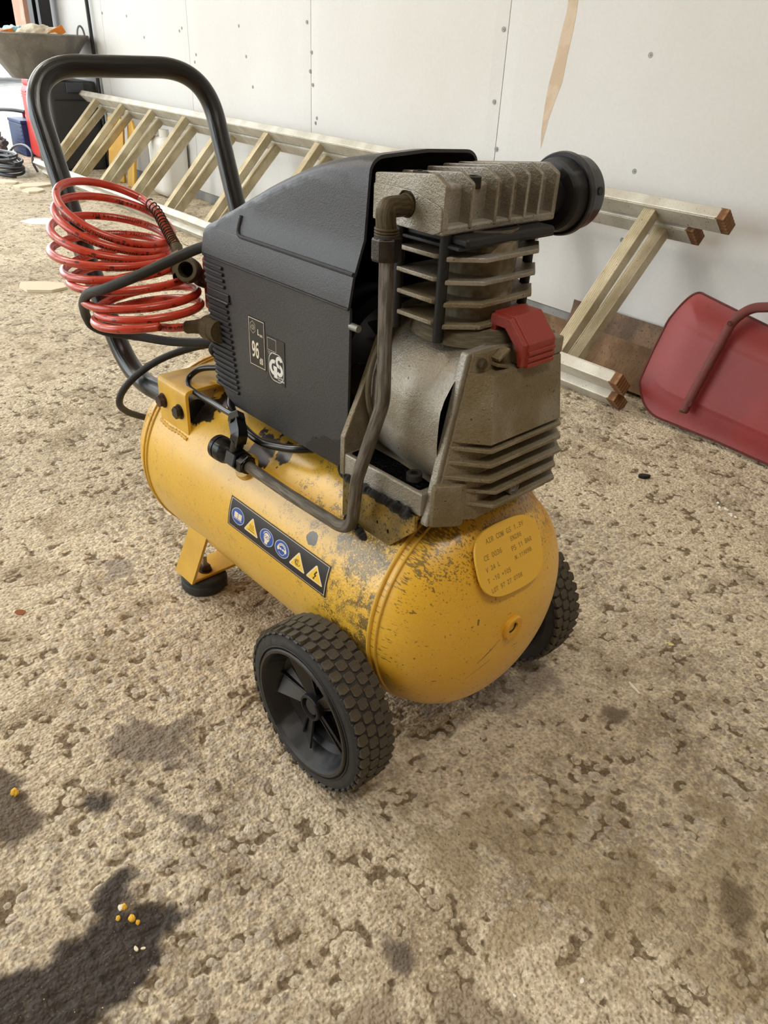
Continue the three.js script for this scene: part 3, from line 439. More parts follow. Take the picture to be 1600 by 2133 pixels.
// wheels
function makeWheel() {
  const w = group('wheel', comp), ra = 0.0855;                      // local: axis along +z, outer face at z = 0, tread toward -z
  mesh('tire', turned(V(0, 0, 0), EZ, [[-0.007, 0.0635], [-0.001, 0.066], [0.0005, 0.070], [0.0, 0.0770], [-0.0012, 0.0795], [-0.0016, 0.0805], [-0.0045, 0.0822], [-0.010, 0.0842], [-0.022, 0.0853], [-0.034, 0.0842], [-0.0395, 0.0822], [-0.0425, 0.0805], [-0.0435, 0.0775], [-0.044, 0.070], [-0.040, 0.064]], 120, 0.5), M.rubber, w);
  mesh('bead_ring', turned(V(0, 0, 0), EZ, [[-0.002, 0.0684], [0.0014, 0.0688], [0.0018, 0.0694], [0.0012, 0.0702], [-0.002, 0.0704]], 120), M.rubber, w);
  // tread blocks in staggered rows, and shoulder lugs
  const bl = [], nB = 42, R = rng(3), shape = (hw, hh, th) => { const o = roundPoly([[-hw, -hh * 0.62], [-hw * 0.45, -hh], [hw, -hh * 0.8], [hw, hh * 0.62], [hw * 0.45, hh], [-hw, hh * 0.8]], 0.0014, 2); return prism(o, V(0, 0, 0), EX, EY, EZ, th, 0.0006); };
  const big = shape(0.0049, 0.0054, 0.0045);
  [-0.0065, -0.0165, -0.0275, -0.0375].forEach((z, row) => { for (let i = 0; i < nB; i++) { const a = (i + (row % 2) * 0.5) / nB * Math.PI * 2, edge = row === 0 || row === 3, r = (edge ? 0.0828 : 0.0843) - 0.0018; const g = big.clone(); g.rotateX(edge ? (row ? 0.2 : -0.2) : 0); g.rotateZ(Math.PI / 2 * 0); g.applyMatrix4(new THREE.Matrix4().makeBasis(V(0, 0, -1), V(-Math.sin(a), Math.cos(a), 0), V(Math.cos(a), Math.sin(a), 0)).setPosition(r * Math.cos(a), r * Math.sin(a), z)); bl.push(g); } });
  mesh('tread', bl, M.tread, w);
  const lug = [], lg = box(0.0042, 0.0062, 0.0024, 0.0005);
  for (const [z, t] of [[-0.0022, 0.75], [-0.0418, -0.75]]) for (let i = 0; i < nB; i++) { const a = (i + 0.25) / nB * Math.PI * 2, g = lg.clone(); g.rotateY(t); g.applyMatrix4(new THREE.Matrix4().makeBasis(V(0, 0, -1), V(-Math.sin(a), Math.cos(a), 0), V(Math.cos(a), Math.sin(a), 0)).setPosition(0.0812 * Math.cos(a), 0.0812 * Math.sin(a), z)); lug.push(g); }
  mesh('shoulder_lugs', lug, M.rubber, w);
  // plastic rim: lip, dished bowl, web
  mesh('rim', turned(V(0, 0, 0), EZ, [[-0.006, 0.0672], [0.0012, 0.0672], [0.0028, 0.066], [0.0028, 0.0634], [0.001, 0.062], [-0.001, 0.0612], [-0.011, 0.0588], [-0.019, 0.0545], [-0.0235, 0.048], [-0.025, 0.040], [-0.025, 0.0001]], 96, 0.35), M.rim, w);
  mesh('rim_back', turned(V(0, 0, 0), EZ, [[-0.028, 0.0001], [-0.028, 0.055], [-0.041, 0.0640], [-0.0415, 0.066], [-0.03, 0.067]], 72), M.rim, w);
  // five slanted vanes with a rib each, dark gaps between
  for (let i = 0; i < 5; i++) {
    const a = i / 5 * Math.PI * 2 + 1.95, T = new THREE.Matrix4().makeRotationZ(a);
    const g = sheet((u, v) => { const r = 0.012 + (0.0535 - 0.012) * v, h = (u - 0.5) * (0.010 + 0.020 * v), lift = (u - 0.5) * (0.004 + 0.012 * v); return V(r, h, -0.0165 - 0.002 * v + lift); }, 1, 8, 0.002).applyMatrix4(T);
    mesh('vane', boxUV(g), M.rimDust, w);
    mesh('rib', box(0.044, 0.0022, 0.010, 0.0006, 0.034, -0.006, -0.0205).applyMatrix4(new THREE.Matrix4().makeRotationZ(a - 0.0)), M.rim, w);
  }
  mesh('hub', turned(V(0, 0, 0), EZ, [[-0.026, 0.0145], [-0.010, 0.0140], [-0.0085, 0.0132], [-0.0085, 0.0112], [-0.015, 0.0106], [-0.015, 0.0001]], 48, 0.4), M.rim, w);
  mesh('axle_cap', turned(V(0, 0, 0), EZ, [[-0.016, 0.0088], [-0.0115, 0.0086], [-0.0105, 0.0075], [-0.0102, 0.0001]], 36), std({ color: 0x3a393a, metalness: 0.4, roughness: 0.5 }), w);
  return w;
}
{
  const w = makeWheel(); w.position.set(0.1663, 0.0875, 0.1655);
  const w2 = w.clone(); w2.name = numbered('wheel'); w2.traverse((o) => { if (o !== w2) o.name = numbered(o.name.replace(/_\d{3}$/, '')); }); w2.position.z = -0.1655; w2.rotation.set(0, Math.PI, 0.4); comp.add(w2);
  for (const s of [1, -1]) mesh('axle_stub', [rod(V(0.1663, 0.0875, s * 0.06), V(0.1663, 0.0875, s * 0.15), 0.0075), rod(V(0.1663, 0.0875, s * 0.06), V(0.1663, 0.0875, s * 0.1205), 0.012)], M.yellow, comp);
}
// saddle under the pump
{
  const s = group('pump_saddle', comp), y0 = 0.302;
  const out = [[0.128, 0.3045], [0.221, 0.3045], [0.2215, 0.2905], [0.181, 0.2495], [0.128, 0.262]];
  const dirtyYellow = phy({ map: rep(mottled([164, 128, 46], [104, 86, 42], [40, 34, 24], { cell: 5, cover: 0.5, soft: 0.2, specks: 0.06, jitter: 18 }), 7), roughness: 0.3, bumpMap: lump(8), bumpScale: 0.0006 });
  for (const k of [1, -1]) mesh('side_plate', prism(out, V(0, 0, k * 0.0855 - 0.002), EX, EY, EZ, 0.004, 0.0006, [[0.137, 0.288, 0.0018, 0.0024], [0.176, 0.278, 0.0018, 0.0024], [0.19, 0.275, 0.002, 0.003]]), dirtyYellow, s);
  mesh('top_plate', box(0.094, 0.004, 0.172, 0.0008, 0.1745, 0.3025, 0), dirtyYellow, s);
  // oil that has collected along the joints
  const oilM = phy({ color: 0x15130f, roughness: 0.12, bumpMap: lump(26), bumpScale: 0.0025 });
  const bead = (pts, r, seed) => { const q = smooth(pts, 60), R = rng(seed); return sweep(q, (t, l) => r * (0.55 + 0.9 * fbm(l * 260 + seed, seed, 2)) * Math.min(1, t * 12, (1 - t) * 12) + 0.0002, 10); };
  mesh('oil_bead', bead([V(0.128, 0.3045, 0.0878), V(0.16, 0.304, 0.088), V(0.19, 0.3045, 0.0885), V(0.2195, 0.3045, 0.0882)], 0.0044, 3), oilM, s);
  mesh('oil_bead', bead([V(0.132, 0.2635, 0.0875), V(0.15, 0.2605, 0.0895), V(0.168, 0.256, 0.0925)], 0.0038, 9), oilM, s);
}
// ---------- hood over the motor ----------
{
  const sh = group('motor_hood', comp);
  const roofPts = [[-0.13, 0.470], [-0.105, 0.480], [-0.079, 0.4935], [-0.029, 0.519], [0.015, 0.538], [0.055, 0.5525], [0.091, 0.561], [0.122, 0.5655]];
  const roof = (x) => { let i = 0; while (i < roofPts.length - 2 && x > roofPts[i + 1][0]) i++; const p = roofPts, q = (k) => p[Math.min(Math.max(k, 0), p.length - 1)], t = (x - p[i][0]) / (p[i + 1][0] - p[i][0]), a = q(i - 1)[1], b = q(i)[1], c = q(i + 1)[1], d = q(i + 2)[1]; return 0.5 * (2 * b + (c - a) * t + (2 * a - 5 * b + 4 * c - d) * t * t + (3 * b - 3 * c + d - a) * t * t * t); };
  const zSide = (y) => y < 0.4505 ? 0.078 : y < 0.453 ? 0.078 + 0.0018 * (y - 0.4505) / 0.0025 : y < 0.478 ? 0.0798 - 0.0048 * (y - 0.453) / 0.025 : y < 0.5045 ? 0.0742 - 0.0092 * (y - 0.4784) / 0.0265 : 0.065 - 0.0035 * (y - 0.5045) / 0.05;
  const xr = (y) => -0.105 + Math.max(0, 0.452 - y) * 0.08, xf = 0.1215;
  const yBot = (x) => 0.302 + 0.034 * Math.pow(Math.max(0, (-0.075 - x) / 0.03), 2);
  const levels = [0, 0.03, 0.06, 0.09, 0.12, 0.146, 0.1484, 0.1486, 0.151, 0.164, 0.1755, 0.1764, 0.189, 0.2025, 0.2035, 0.22, 0.235, 0.25];
  const RR = 0.016, nRound = 6, prof = (u) => {             // half section from the bottom edge to the ridge
    const out = [], x0 = xr(0.45) + (xf - xr(0.45)) * u, top = roof(x0), yb = yBot(x0);
    const yTop = top - RR * 0.8;
    for (const l of levels) { const y = Math.min(Math.max(0.302 + l, yb), yTop); out.push([zSide(y), y]); }
    const zt = zSide(yTop); for (let k = 1; k <= nRound; k++) { const a = k / nRound * Math.PI / 2; out.push([zt - RR * (1 - Math.cos(a)), yTop + RR * 0.8 * Math.sin(a)]); }
    for (let k = 1; k <= 4; k++) { const t = k / 4; out.push([(zt - RR) * (1 - t), top + 0.002 * t]); }
    return out;
  };
  const NU = 44, full = (u) => { const h = prof(u); return [...h, ...h.slice(0, -1).reverse().map(([z, y]) => [-z, y])]; }, NV = full(0).length - 1;
  const cols = Array.from({ length: NU + 1 }, (_, i) => full(i / NU));
  const skinF = (u, v) => { const c = cols[Math.round(u * NU)], [z, y] = c[Math.round(v * NV)]; return V(xr(Math.min(y, 0.452)) + (xf - xr(Math.min(y, 0.452))) * u, y, z); };
  const raw = sheet((u, v) => skinF(u, v), NU, NV, 0.0026);
  // rounded rear wall
  const rear = []; { const c = cols[0], ctr = V(-0.108, 0.40, 0); for (let k = 0; k < c.length - 1; k++) { const a = skinF(0, k / NV), b = skinF(0, (k + 1) / NV); rear.push(a, b, ctr); } const a = skinF(0, 0), b = skinF(0, 1); rear.push(b, a, ctr); }
  const rg = new THREE.BufferGeometry().setFromPoints(rear); rg.computeVertexNormals(); rg.setAttribute('uv', new THREE.Float32BufferAttribute(new Float32Array(rear.length * 2), 2));
  mesh('hood_shell', toCreasedNormals(boxUV(merge([raw, rg])), 0.42), M.plastic, sh);
  // raised lip of the upper panel
  for (const s of [1, -1]) {
    const e = (x, y, o = 0.0004) => V(x, y, s * (zSide(y) + o));
    mesh('panel_lip', sweep(bent([e(-0.047, roof(-0.047) - 0.014), e(-0.0475, 0.4785), e(xf - 0.0005, 0.4785)], 0.008), 0.0019, 8), M.plastic, sh);
    mesh('panel_edge', sweep([e(xr(0.45) + 0.001, 0.4512, 0.0007), e(xf - 0.0005, 0.4512, 0.0007)], 0.0011, 8), M.plastic, sh);
  }
  // cooling slats at the rear corner: near-side ribs wrap round to the back
  let n = 0;
  for (let y = 0.4435; y > 0.318; y -= 0.0059, n++) {
    if (n === 4 || n === 5) continue;
    const len = 0.034 + n * 0.0004, x0 = xr(y), lo = y < 0.335 ? 0.012 : 0;
    mesh('vent_slat', sweep(bent([V(x0 - 0.0004, y, 0.02), V(x0 - 0.0008, y, 0.0790), V(x0 + len, y, 0.0788)], 0.004), 0.0018, 8), M.plastic, sh);
  }
  mesh('latch_recess', box(0.040, 0.0075, 0.003, 0.0008, xr(0.417) + 0.022, 0.4165, 0.0785), M.plasticOil, sh);
  mesh('latch_lip', box(0.042, 0.002, 0.0055, 0.0008, xr(0.412) + 0.022, 0.412, 0.0795), M.plastic, sh);
  mesh('hood_screw', [rod(V(0.1205, 0.437, 0.0755), V(0.1305, 0.437, 0.0755), 0.0032, 0.003, 16)], std({ color: 0x8a8882, metalness: 0.5, roughness: 0.5 }), sh);
  // comb and hook at the lower front corner
  for (let k = 0; k < 6; k++) mesh('comb_tooth', box(0.007, 0.0016, 0.003, 0.0005, 0.1185, 0.3345 - k * 0.0042, 0.0785), M.plasticOil, sh);
  mesh('clip_ring', at(new THREE.TorusGeometry(0.0075, 0.0016, 10, 28), 0.1205, 0.303, 0.0795), M.plasticOil, sh);
  // oily patch on the lower front corner of the side, with a ragged edge
  { const R = rng(12), o = []; for (let k = 0; k <= 26; k++) { const t = k / 26; o.push([0.062 + 0.058 * t + 0.003 * (R() - 0.5), 0.3035 + 0.026 * Math.pow(t, 0.6) + 0.008 * fbm(t * 9, 3, 3)]); } const g = prism([[0.062, 0.3028], ...o, [0.1205, 0.3028]], V(0, 0, 0.0782), EX, EY, EZ, 0.0003); mesh('oil_film', g, M.plasticOil, sh); }
  // stickers on the side
  const noise96 = canvasTex(360, 560, (x, w, h) => {
    x.fillStyle = '#1b1a1b'; x.fillRect(0, 0, w, h); x.strokeStyle = '#d9d0bd'; x.lineWidth = 8; x.strokeRect(14, 14, w - 28, h - 28);
    x.strokeStyle = '#b9b2a4'; x.lineWidth = 6; x.beginPath(); for (let i = 0; i < 6; i++) { const a = i * Math.PI / 3 + Math.PI / 6; x.lineTo(100 + 62 * Math.cos(a), 112 + 70 * Math.sin(a)); } x.closePath(); x.stroke();
    x.beginPath(); x.moveTo(58, 120); x.lineTo(96, 84); x.lineTo(100, 140); x.closePath(); x.stroke(); for (const r of [20, 34]) { x.beginPath(); x.arc(100, 112, r, -1.1, 1.1); x.stroke(); }
    x.fillStyle = '#e9dfc8'; x.font = 'bold 92px sans-serif'; x.fillText('L', 196, 178); x.font = 'bold 40px sans-serif'; x.fillText('WA', 250, 188);
    x.save(); x.translate(62, 452); x.scale(0.82, 1.45); x.font = 'bold 176px sans-serif'; x.fillText('96', 0, 0); x.restore(); x.save(); x.translate(228, 506); x.scale(0.8, 1.3); x.font = 'bold 78px sans-serif'; x.fillText('dB', 0, 0); x.restore();
  });
  const gs = canvasTex(400, 560, (x, w, h) => {
    x.fillStyle = '#222123'; x.fillRect(0, 0, w, h); x.strokeStyle = '#d8d4c8'; x.lineWidth = 5; x.strokeRect(20, 22, 190, 150); x.beginPath(); x.moveTo(20, 196); x.lineTo(210, 196); x.stroke(); x.fillStyle = '#d8d4c8'; x.font = '22px sans-serif'; x.fillText('geprüft', 34, 222);
    x.lineWidth = 9; x.strokeStyle = '#e6e6e2'; x.beginPath(); x.roundRect ? x.roundRect(40, 190, 330, 350, 120) : x.rect(40, 190, 330, 350); x.stroke();
    x.fillStyle = '#e6e6e2'; x.strokeStyle = '#e6e6e2'; x.lineWidth = 50; x.lineCap = 'butt'; x.beginPath(); x.arc(150, 372, 76, -1.2, 3.7, true); x.arc(150, 372, 76, 3.7, 1.0, true); x.stroke(); x.fillRect(150, 380, 76, 120); x.fillRect(140, 350, 86, 42);
    x.lineWidth = 48; x.beginPath(); x.arc(272, 282, 52, -0.3, 1.57, true); x.stroke(); x.beginPath(); x.arc(280, 384, 52, -1.57, 2.6); x.stroke();
    x.font = 'bold 30px sans-serif'; x.fillText('geprüfte', 236, 484); x.fillText('Sicherheit', 236, 516);
  });
  const lab = (name, t, x, y, w, h, tilt, l) => { const g = new THREE.BoxGeometry(w, h, 0.0004); g.rotateZ(tilt); const m = mesh(name, g, [M.black, M.black, M.black, M.black, phy({ map: t, roughness: 0.36 }), M.black], sh); m.position.set(x, y, 0.0783); m.userData.label = l; };
  lab('noise_sticker', noise96, -0.0155, 0.3842, 0.0275, 0.049, 0.0, 'black sticker reading L WA 96 dB'); lab('test_mark_sticker', gs, 0.0155, 0.3755, 0.0285, 0.044, 0.0, 'black and white GS test mark sticker');
  // what is seen inside the hood's open front
  mesh('motor', [rod(V(-0.09, 0.385, 0), V(0.085, 0.385, 0), 0.062, 0.062, 40), rod(V(0.085, 0.385, 0), V(0.105, 0.385, 0), 0.05, 0.03, 40)], M.black, sh);
  for (let i = 0; i < 9; i++) { const a = i / 9 * 6.283; mesh('fan_blade', box(0.012, 0.05, 0.002, 0.0006, 0, 0.036, 0, 0, 0.6, 0).applyMatrix4(new THREE.Matrix4().makeRotationX(a)).translate(0.108, 0.385, 0), M.black, sh); }
}
// ---------- pump ----------
const PX = 0.184;                                     // cylinder's axis
{
  const c = group('crankcase', comp);
  // rear flange
  const fl = [[-0.088, 0.305], [0.088, 0.305], [0.088, 0.342], [0.07, 0.38], [0.051, 0.425], [0.03, 0.447], [0, 0.453], [-0.03, 0.447], [-0.051, 0.425], [-0.07, 0.38], [-0.088, 0.342]];
  mesh('rear_flange', prism(fl, V(0.124, 0, 0), EZ.clone(), EY, V(-1, 0, 0), 0.006, 0.001).translate(0.006, 0, 0), M.castDust, c);
  // round housing: sections from the flange to the cover
  const sec = (x) => { const t = clamp((x - 0.13) / 0.095), k = Math.sin(t * Math.PI), w0 = 0.062 + 0.011 * t, cyy = 0.378; return Array.from({ length: 49 }, (_, i) => { const a = i / 48 * Math.PI * 2, up = Math.sin(a), s = Math.cos(a); const ry = up > 0 ? 0.068 : 0.068; let z = s * (w0 + 0.004 * k), y = cyy + up * ry; const tap = 1 - 0.28 * clamp((y - 0.40) / 0.05); const n = 2.6, m = Math.pow(Math.pow(Math.abs(s), n) + Math.pow(Math.abs(up), n), -1 / n); z = s * m * (w0 + 0.003 * k) * tap; y = cyy + up * m * ry; return V(x, y, z); }); };
  mesh('housing', boxUV(toCreasedNormals(surf((u, v) => sec(0.129 + 0.096 * u)[Math.round(v * 48)], 10, 48), 0.5)), M.cast, c);
  mesh('collar', turned(V(PX, 0.438, 0), EY, [[0, 0.05], [0.010, 0.047], [0.012, 0.044], [0.012, 0.0001]], 40), M.castDust, c);
  const rimRing = at(new THREE.TorusGeometry(0.068, 0.0025, 8, 48), 0.136, 0.385, 0, 0, Math.PI / 2, 0); mesh('bearing_rim', rimRing, M.castDust, c);
  mesh('base_foot', prism([[0.1235, 0.0872], [0.224, 0.0845], [0.224, -0.0845], [0.1235, -0.0872]], V(0, 0.305, 0), EX, V(0, 0, -1), EY, 0.0215, 0.0014), M.cast, c);
  mesh('foot_grime', prism(roundPoly([[0.133, 0.083], [0.218, 0.081], [0.218, 0.066], [0.17, 0.06], [0.133, 0.06]], 0.003, 3), V(0, 0.3261, 0), EX, V(0, 0, -1), EY, 0.0009).scale(1, 1, -1), std({ map: rep(mottled([84, 70, 56], [58, 46, 38], [120, 104, 84], { cell: 9, cover: 0.5, specks: 0.06, jitter: 26 }), 16), roughness: 0.8, bumpMap: grain(10), bumpScale: 0.0012 }), c);
  for (const s of [1, -1]) for (const x of [0.2015, 0.142]) mesh('socket_bolt', turned(V(x, 0.3262, s * 0.0715), EY, [[0, 0.0001], [0, 0.0068], [0.0062, 0.0068], [0.0068, 0.0062], [0.0068, 0.0036], [0.004, 0.0034], [0.004, 0.0001]], 28), M.darkSteel, c);
}
// front cover of the crankcase, with fins along its foot
{
  const c = group('crankcase_cover', comp);
  // flange round the cover
  const zAt = (y) => 0.054 + (0.0845 - 0.054) * clamp((0.441 - y) / (0.441 - 0.298));
  const flange = roundPoly([[-zAt(0.299), 0.2975], [zAt(0.299), 0.2975], [zAt(0.441), 0.441], [-zAt(0.441), 0.441]], 0.003, 3);
  mesh('flange', prism(flange, V(0.2235, 0, 0), EZ, EY, V(-1, 0, 0), 0.0075, 0.0012).translate(0.0075, 0, 0), M.cast, c);
  // faceted body: left facet, front facet, right facet, leaning outward toward the foot
  const px = (y) => 0.2465 + 0.0175 * clamp((0.442 - y) / 0.12), cz = (y) => 0.041 + 0.0065 * clamp((0.442 - y) / 0.12), ez = (y) => zAt(y) - 0.004;
  const row = (y, inset = 0) => [[0.2305, ez(y)], [0.2335, ez(y)], [px(y) - inset, cz(y)], [px(y) - inset, -cz(y)], [0.2335, -ez(y)], [0.2305, -ez(y)]];
  const body = (y0, y1, inset) => { const ys = Array.from({ length: 9 }, (_, i) => y0 + (y1 - y0) * i / 8), tri = []; const P = (y) => row(y, inset).map(([x, z]) => V(x, y, z)); for (let i = 0; i < 8; i++) { const a = P(ys[i]), b = P(ys[i + 1]); for (let k = 0; k < 5; k++) tri.push(a[k], a[k + 1], b[k], b[k], a[k + 1], b[k + 1]); } const t = P(y1), b = P(y0); for (let k = 1; k < 5; k++) { tri.push(t[0], t[k], t[k + 1]); tri.push(b[0], b[k + 1], b[k]); } const g = new THREE.BufferGeometry().setFromPoints(tri); g.computeVertexNormals(); return boxUV(g); };
  mesh('upper_body', toCreasedNormals(merge([body(0.372, 0.4265, 0)]), 0.3), M.castDust, c);
  mesh('top_body', toCreasedNormals(merge([body(0.4265, 0.441, 0.0105)]), 0.3), M.castDust, c);
  mesh('top_corner', toCreasedNormals(merge([box(0.014, 0.0145, 0.055, 0.002, 0.2405, 0.4338, -0.018)]), 0.3), M.castDust, c);
  mesh('lower_body', toCreasedNormals(merge([body(0.303, 0.372, 0.0125)]), 0.3), M.castDust, c);
  [0.3665, 0.3545, 0.3420].forEach((y) => mesh('cooling_fin', prism(roundPoly(row(y, -0.001).map(([x, z]) => [x, z]), [0.001, 0.003, 0.003, 0.003, 0.003, 0.001], 3), V(0, y - 0.0016, 0), EX, EZ, V(0, -1, 0), 0.0034, 0.0007).translate(0, 0.0034, 0), M.castDust, c));
  for (const [y, w] of [[0.3300, 0.062], [0.3178, 0.062]]) { const k = px(y) + 0.001; mesh('cooling_fin', prism(roundPoly([[0.2305, w + 0.004], [0.236, w + 0.002], [k, 0.040], [k, -0.040], [0.236, -w - 0.002], [0.2305, -w - 0.004]], 0.003, 3), V(0, y - 0.0016, 0), EX, EZ, V(0, -1, 0), 0.0032, 0.0007).translate(0, 0.0034, 0), M.castDust, c); }
  mesh('sump', body(0.316, 0.332, 0.016), M.castDust, c);
  for (const s of [1, -1]) mesh('cover_foot', prism(roundPoly([[0.2305, 0.0815], [0.2345, 0.0805], [0.2465, 0.0625], [0.2465, 0.056], [0.2305, 0.056]].map(([x, z]) => [x, z * s]), 0.001, 2), V(0, 0.2985, 0), EX, EZ, V(0, -1, 0), 0.0385, 0.0008).translate(0, 0.0385, 0), M.castDust, c);
  // screws
  mesh('lug', [turned(V(0.2565, 0.3255, 0.0135), EX, [[0, 0.0065], [0.0055, 0.0065], [0.006, 0.006], [0.006, 0.0042], [0.003, 0.004], [0.003, 0.0001]], 28)], M.castDust, c);
  mesh('screw', [turned(V(0.259, 0.3255, 0.0135), EX, [[0, 0.0036], [0.003, 0.0036], [0.0034, 0.003], [0.0015, 0.0018], [0.0015, 0.0001]], 20)], M.chrome, c);
  mesh('screw', [turned(V(0.2305, 0.3235, 0.072), EX, [[0, 0.0055], [0.003, 0.0055], [0.004, 0.0045], [0.0025, 0.002], [0.0025, 0.0001]], 20)], M.darkSteel, c);
  mesh('screw', [turned(V(0.2365, 0.4335, 0.0445), EX, [[0, 0.0042], [0.003, 0.0042], [0.0045, 0.003], [0.005, 0.0001]], 20)], M.oldBrass, c);
  for (const [y, t] of [[0.4385, 0.5], [0.4295, -0.3]]) mesh('clip', box(0.008, 0.0028, 0.014, 0.0008, 0.2405, y, 0.0265, t, 0, 0), M.castDust, c);
  // red vent cap, stepped, hooked over the top edge
  const cap = group('vent_cap', c);
  const side = [[0.216, 0.4635], [0.236, 0.4635], [0.2535, 0.4455], [0.2535, 0.4265], [0.2495, 0.4265], [0.246, 0.4405], [0.232, 0.4545], [0.222, 0.4545], [0.222, 0.446], [0.216, 0.446]];
  const capG = []; capG.push(prism(roundPoly(side, 0.0015, 3), V(0, 0, -0.012), EX, EY, EZ, 0.034, 0.0009));
  for (const [z, k] of [[0.0222, 0.86], [0.0246, 0.72]]) capG.push(prism(roundPoly(side.map(([x, y]) => [0.235 + (x - 0.235) * (0.86 + 0.1 * k), 0.446 + (y - 0.446) * (0.86 + 0.1 * k)]), 0.001, 2), V(0, 0, z - 0.0006), EX, EY, EZ, 0.0032, 0.0007));
  for (const y of [0.4385, 0.4335, 0.4285]) capG.push(box(0.0022, 0.0032, 0.0335, 0.0007, 0.2537, y, 0.005));
  const cg = merge(capG); cg.translate(0.0, 0, -0.012 + 0.0); mesh('cap_body', cg, M.redPlastic, cap); c.remove(cap); c.add(...cap.children.map((o) => { o.name = numbered('vent_cap'); o.userData.label = 'red stepped plastic vent cap'; return o; }));
}
// cylinder
{
  const c = group('cylinder', comp);
  mesh('barrel', turned(V(PX, 0.447, 0), EY, [[0, 0.031], [0.066, 0.031], [0.068, 0.030], [0.075, 0.030]], 48), M.castDust, c);
  const half = [[0.148, 0.055], [0.189, 0.055], [0.1945, 0.0475], [0.1985, 0.0455], [0.2015, 0.0545], [0.2205, 0.0305]];
  const out = [...half, ...half.slice().reverse().map(([x, z]) => [x, -z])];
  [0.5045, 0.4875, 0.4705, 0.4535].forEach((y, i) => { const k = 1 - i * 0.012; mesh('cooling_fin', prism(out.map(([x, z]) => [PX + (x - PX) * k, z * k]), V(0, y + 0.0017, 0), EX, EZ, V(0, -1, 0), 0.0036, 0.0008), i > 1 ? M.castDust : M.cast, c); });
  for (const s of [1, -1]) for (const x of [0.1955, 0.1475]) mesh('stud', rod(V(x, 0.44, s * 0.0505), V(x, 0.526, s * 0.0505), 0.0042, 0.0042, 16), M.black, c);
  mesh('gasket', [box(0.074, 0.0075, 0.104, 0.003, 0.178, 0.5165, -0.004), box(0.070, 0.003, 0.112, 0.001, 0.176, 0.5125, -0.004)], M.black, c);
}
// cylinder head: ribbed block with a plain end plate
{
  const h = group('cylinder_head', comp), xb = 0.1265, xfr = 0.2005, y0 = 0.5205, y1 = 0.5605;
  mesh('block', [box(0.064, 0.030, 0.130, 0.003, 0.1585, 0.5375, -0.009), box(0.0735, 0.0065, 0.133, 0.002, 0.1635, 0.5237, -0.0065)], M.cast, h);
  const face = [[xb, y0 + 0.001], [0.192, y0], [xfr, y0 + 0.003], [xfr, y1 - 0.006], [0.1885, y1 + 0.0005], [xb, y1 - 0.006]];
  const endHole = [0.163, 0.5375, 0.0095];
  mesh('end_plate', prism(roundPoly(face, [0.001, 0.003, 0.003, 0.004, 0.005, 0.002], 4), V(0, 0, 0.0545), EX, EY, EZ, 0.0055, 0.0008, [endHole]), M.cast, h);
  const lower = [[xb, y0 + 0.001], [0.192, y0], [xfr - 0.001, y0 + 0.003], [xfr - 0.001, 0.540], [0.170, 0.5475], [xb, 0.5475]];
  mesh('end_boss', prism(roundPoly(lower, [0.001, 0.003, 0.003, 0.006, 0.006, 0.002], 4), V(0, 0, 0.0595), EX, EY, EZ, 0.0016, 0.0006, [endHole]), M.cast, h);
  [0.031, 0.0035, -0.0145, -0.0325, -0.0495, -0.071].forEach((z, i) => { const s = i / 5, f2 = face.map(([x, y]) => [x + (x > 0.15 ? 0.0005 - 0.001 * s : 0), y + (y > 0.55 ? 0.003 * Math.sin(s * 2.6) : 0)]); mesh('cooling_fin', prism(roundPoly(f2, [0.001, 0.003, 0.003, 0.004, 0.006, 0.002], 4), V(0, 0, z - 0.0017), EX, EY, EZ, i === 5 ? 0.005 : 0.0032, 0.0008), M.cast, h); });
  for (const [x, z] of [[0.150, 0.035], [0.150, -0.055], [0.186, 0.016]]) mesh('head_bolt', turned(V(x, 0.5525, z), EY, [[-0.004, 0.0062], [0.004, 0.0062], [0.0045, 0.005], [0.0045, 0.003], [0.0015, 0.003], [0.0015, 0.0001]], 24), M.darkSteel, h);
  mesh('port_bush', turned(V(0.163, 0.539, 0.0535), EZ, [[0, 0.0093], [0.0055, 0.0093], [0.0055, 0.0001]], 32), M.castDust, h);
}
// intake filter
{
  const f = group('intake_filter', comp), o = V(0.1835, 0.5355, -0.0815), d = V(0, 0, -1);
  const gloss = phy({ color: 0x0e0e10, roughness: 0.28, bumpMap: grain(10), bumpScale: 0.00008 });
  mesh('neck', turned(o, d, [[-0.012, 0.016], [0.012, 0.016]], 32), M.black, f);
  mesh('filter_body', turned(o, d, [[0.002, 0.0001], [0.002, 0.0245], [0.0028, 0.0265], [0.0045, 0.028], [0.0115, 0.0296], [0.0165, 0.0299], [0.0165, 0.001]], 72, 0.5), gloss, f);
  mesh('filter_flange', turned(o, d, [[0.0145, 0.001], [0.0145, 0.0318], [0.0155, 0.0328], [0.0200, 0.0333], [0.0220, 0.0328], [0.0227, 0.0315], [0.0227, 0.001]], 72, 0.5), gloss, f);
  mesh('filter_lid', turned(o, d, [[0.022, 0.001], [0.022, 0.0308], [0.038, 0.0298], [0.0405, 0.0285], [0.041, 0.001]], 72, 0.5), gloss, f);
  mesh('air_hole', rod(V(0.1835 + 0.0285, 0.541, -0.113), V(0.1835 + 0.0303, 0.5413, -0.113), 0.0034, 0.0034, 20), M.black, f);
}
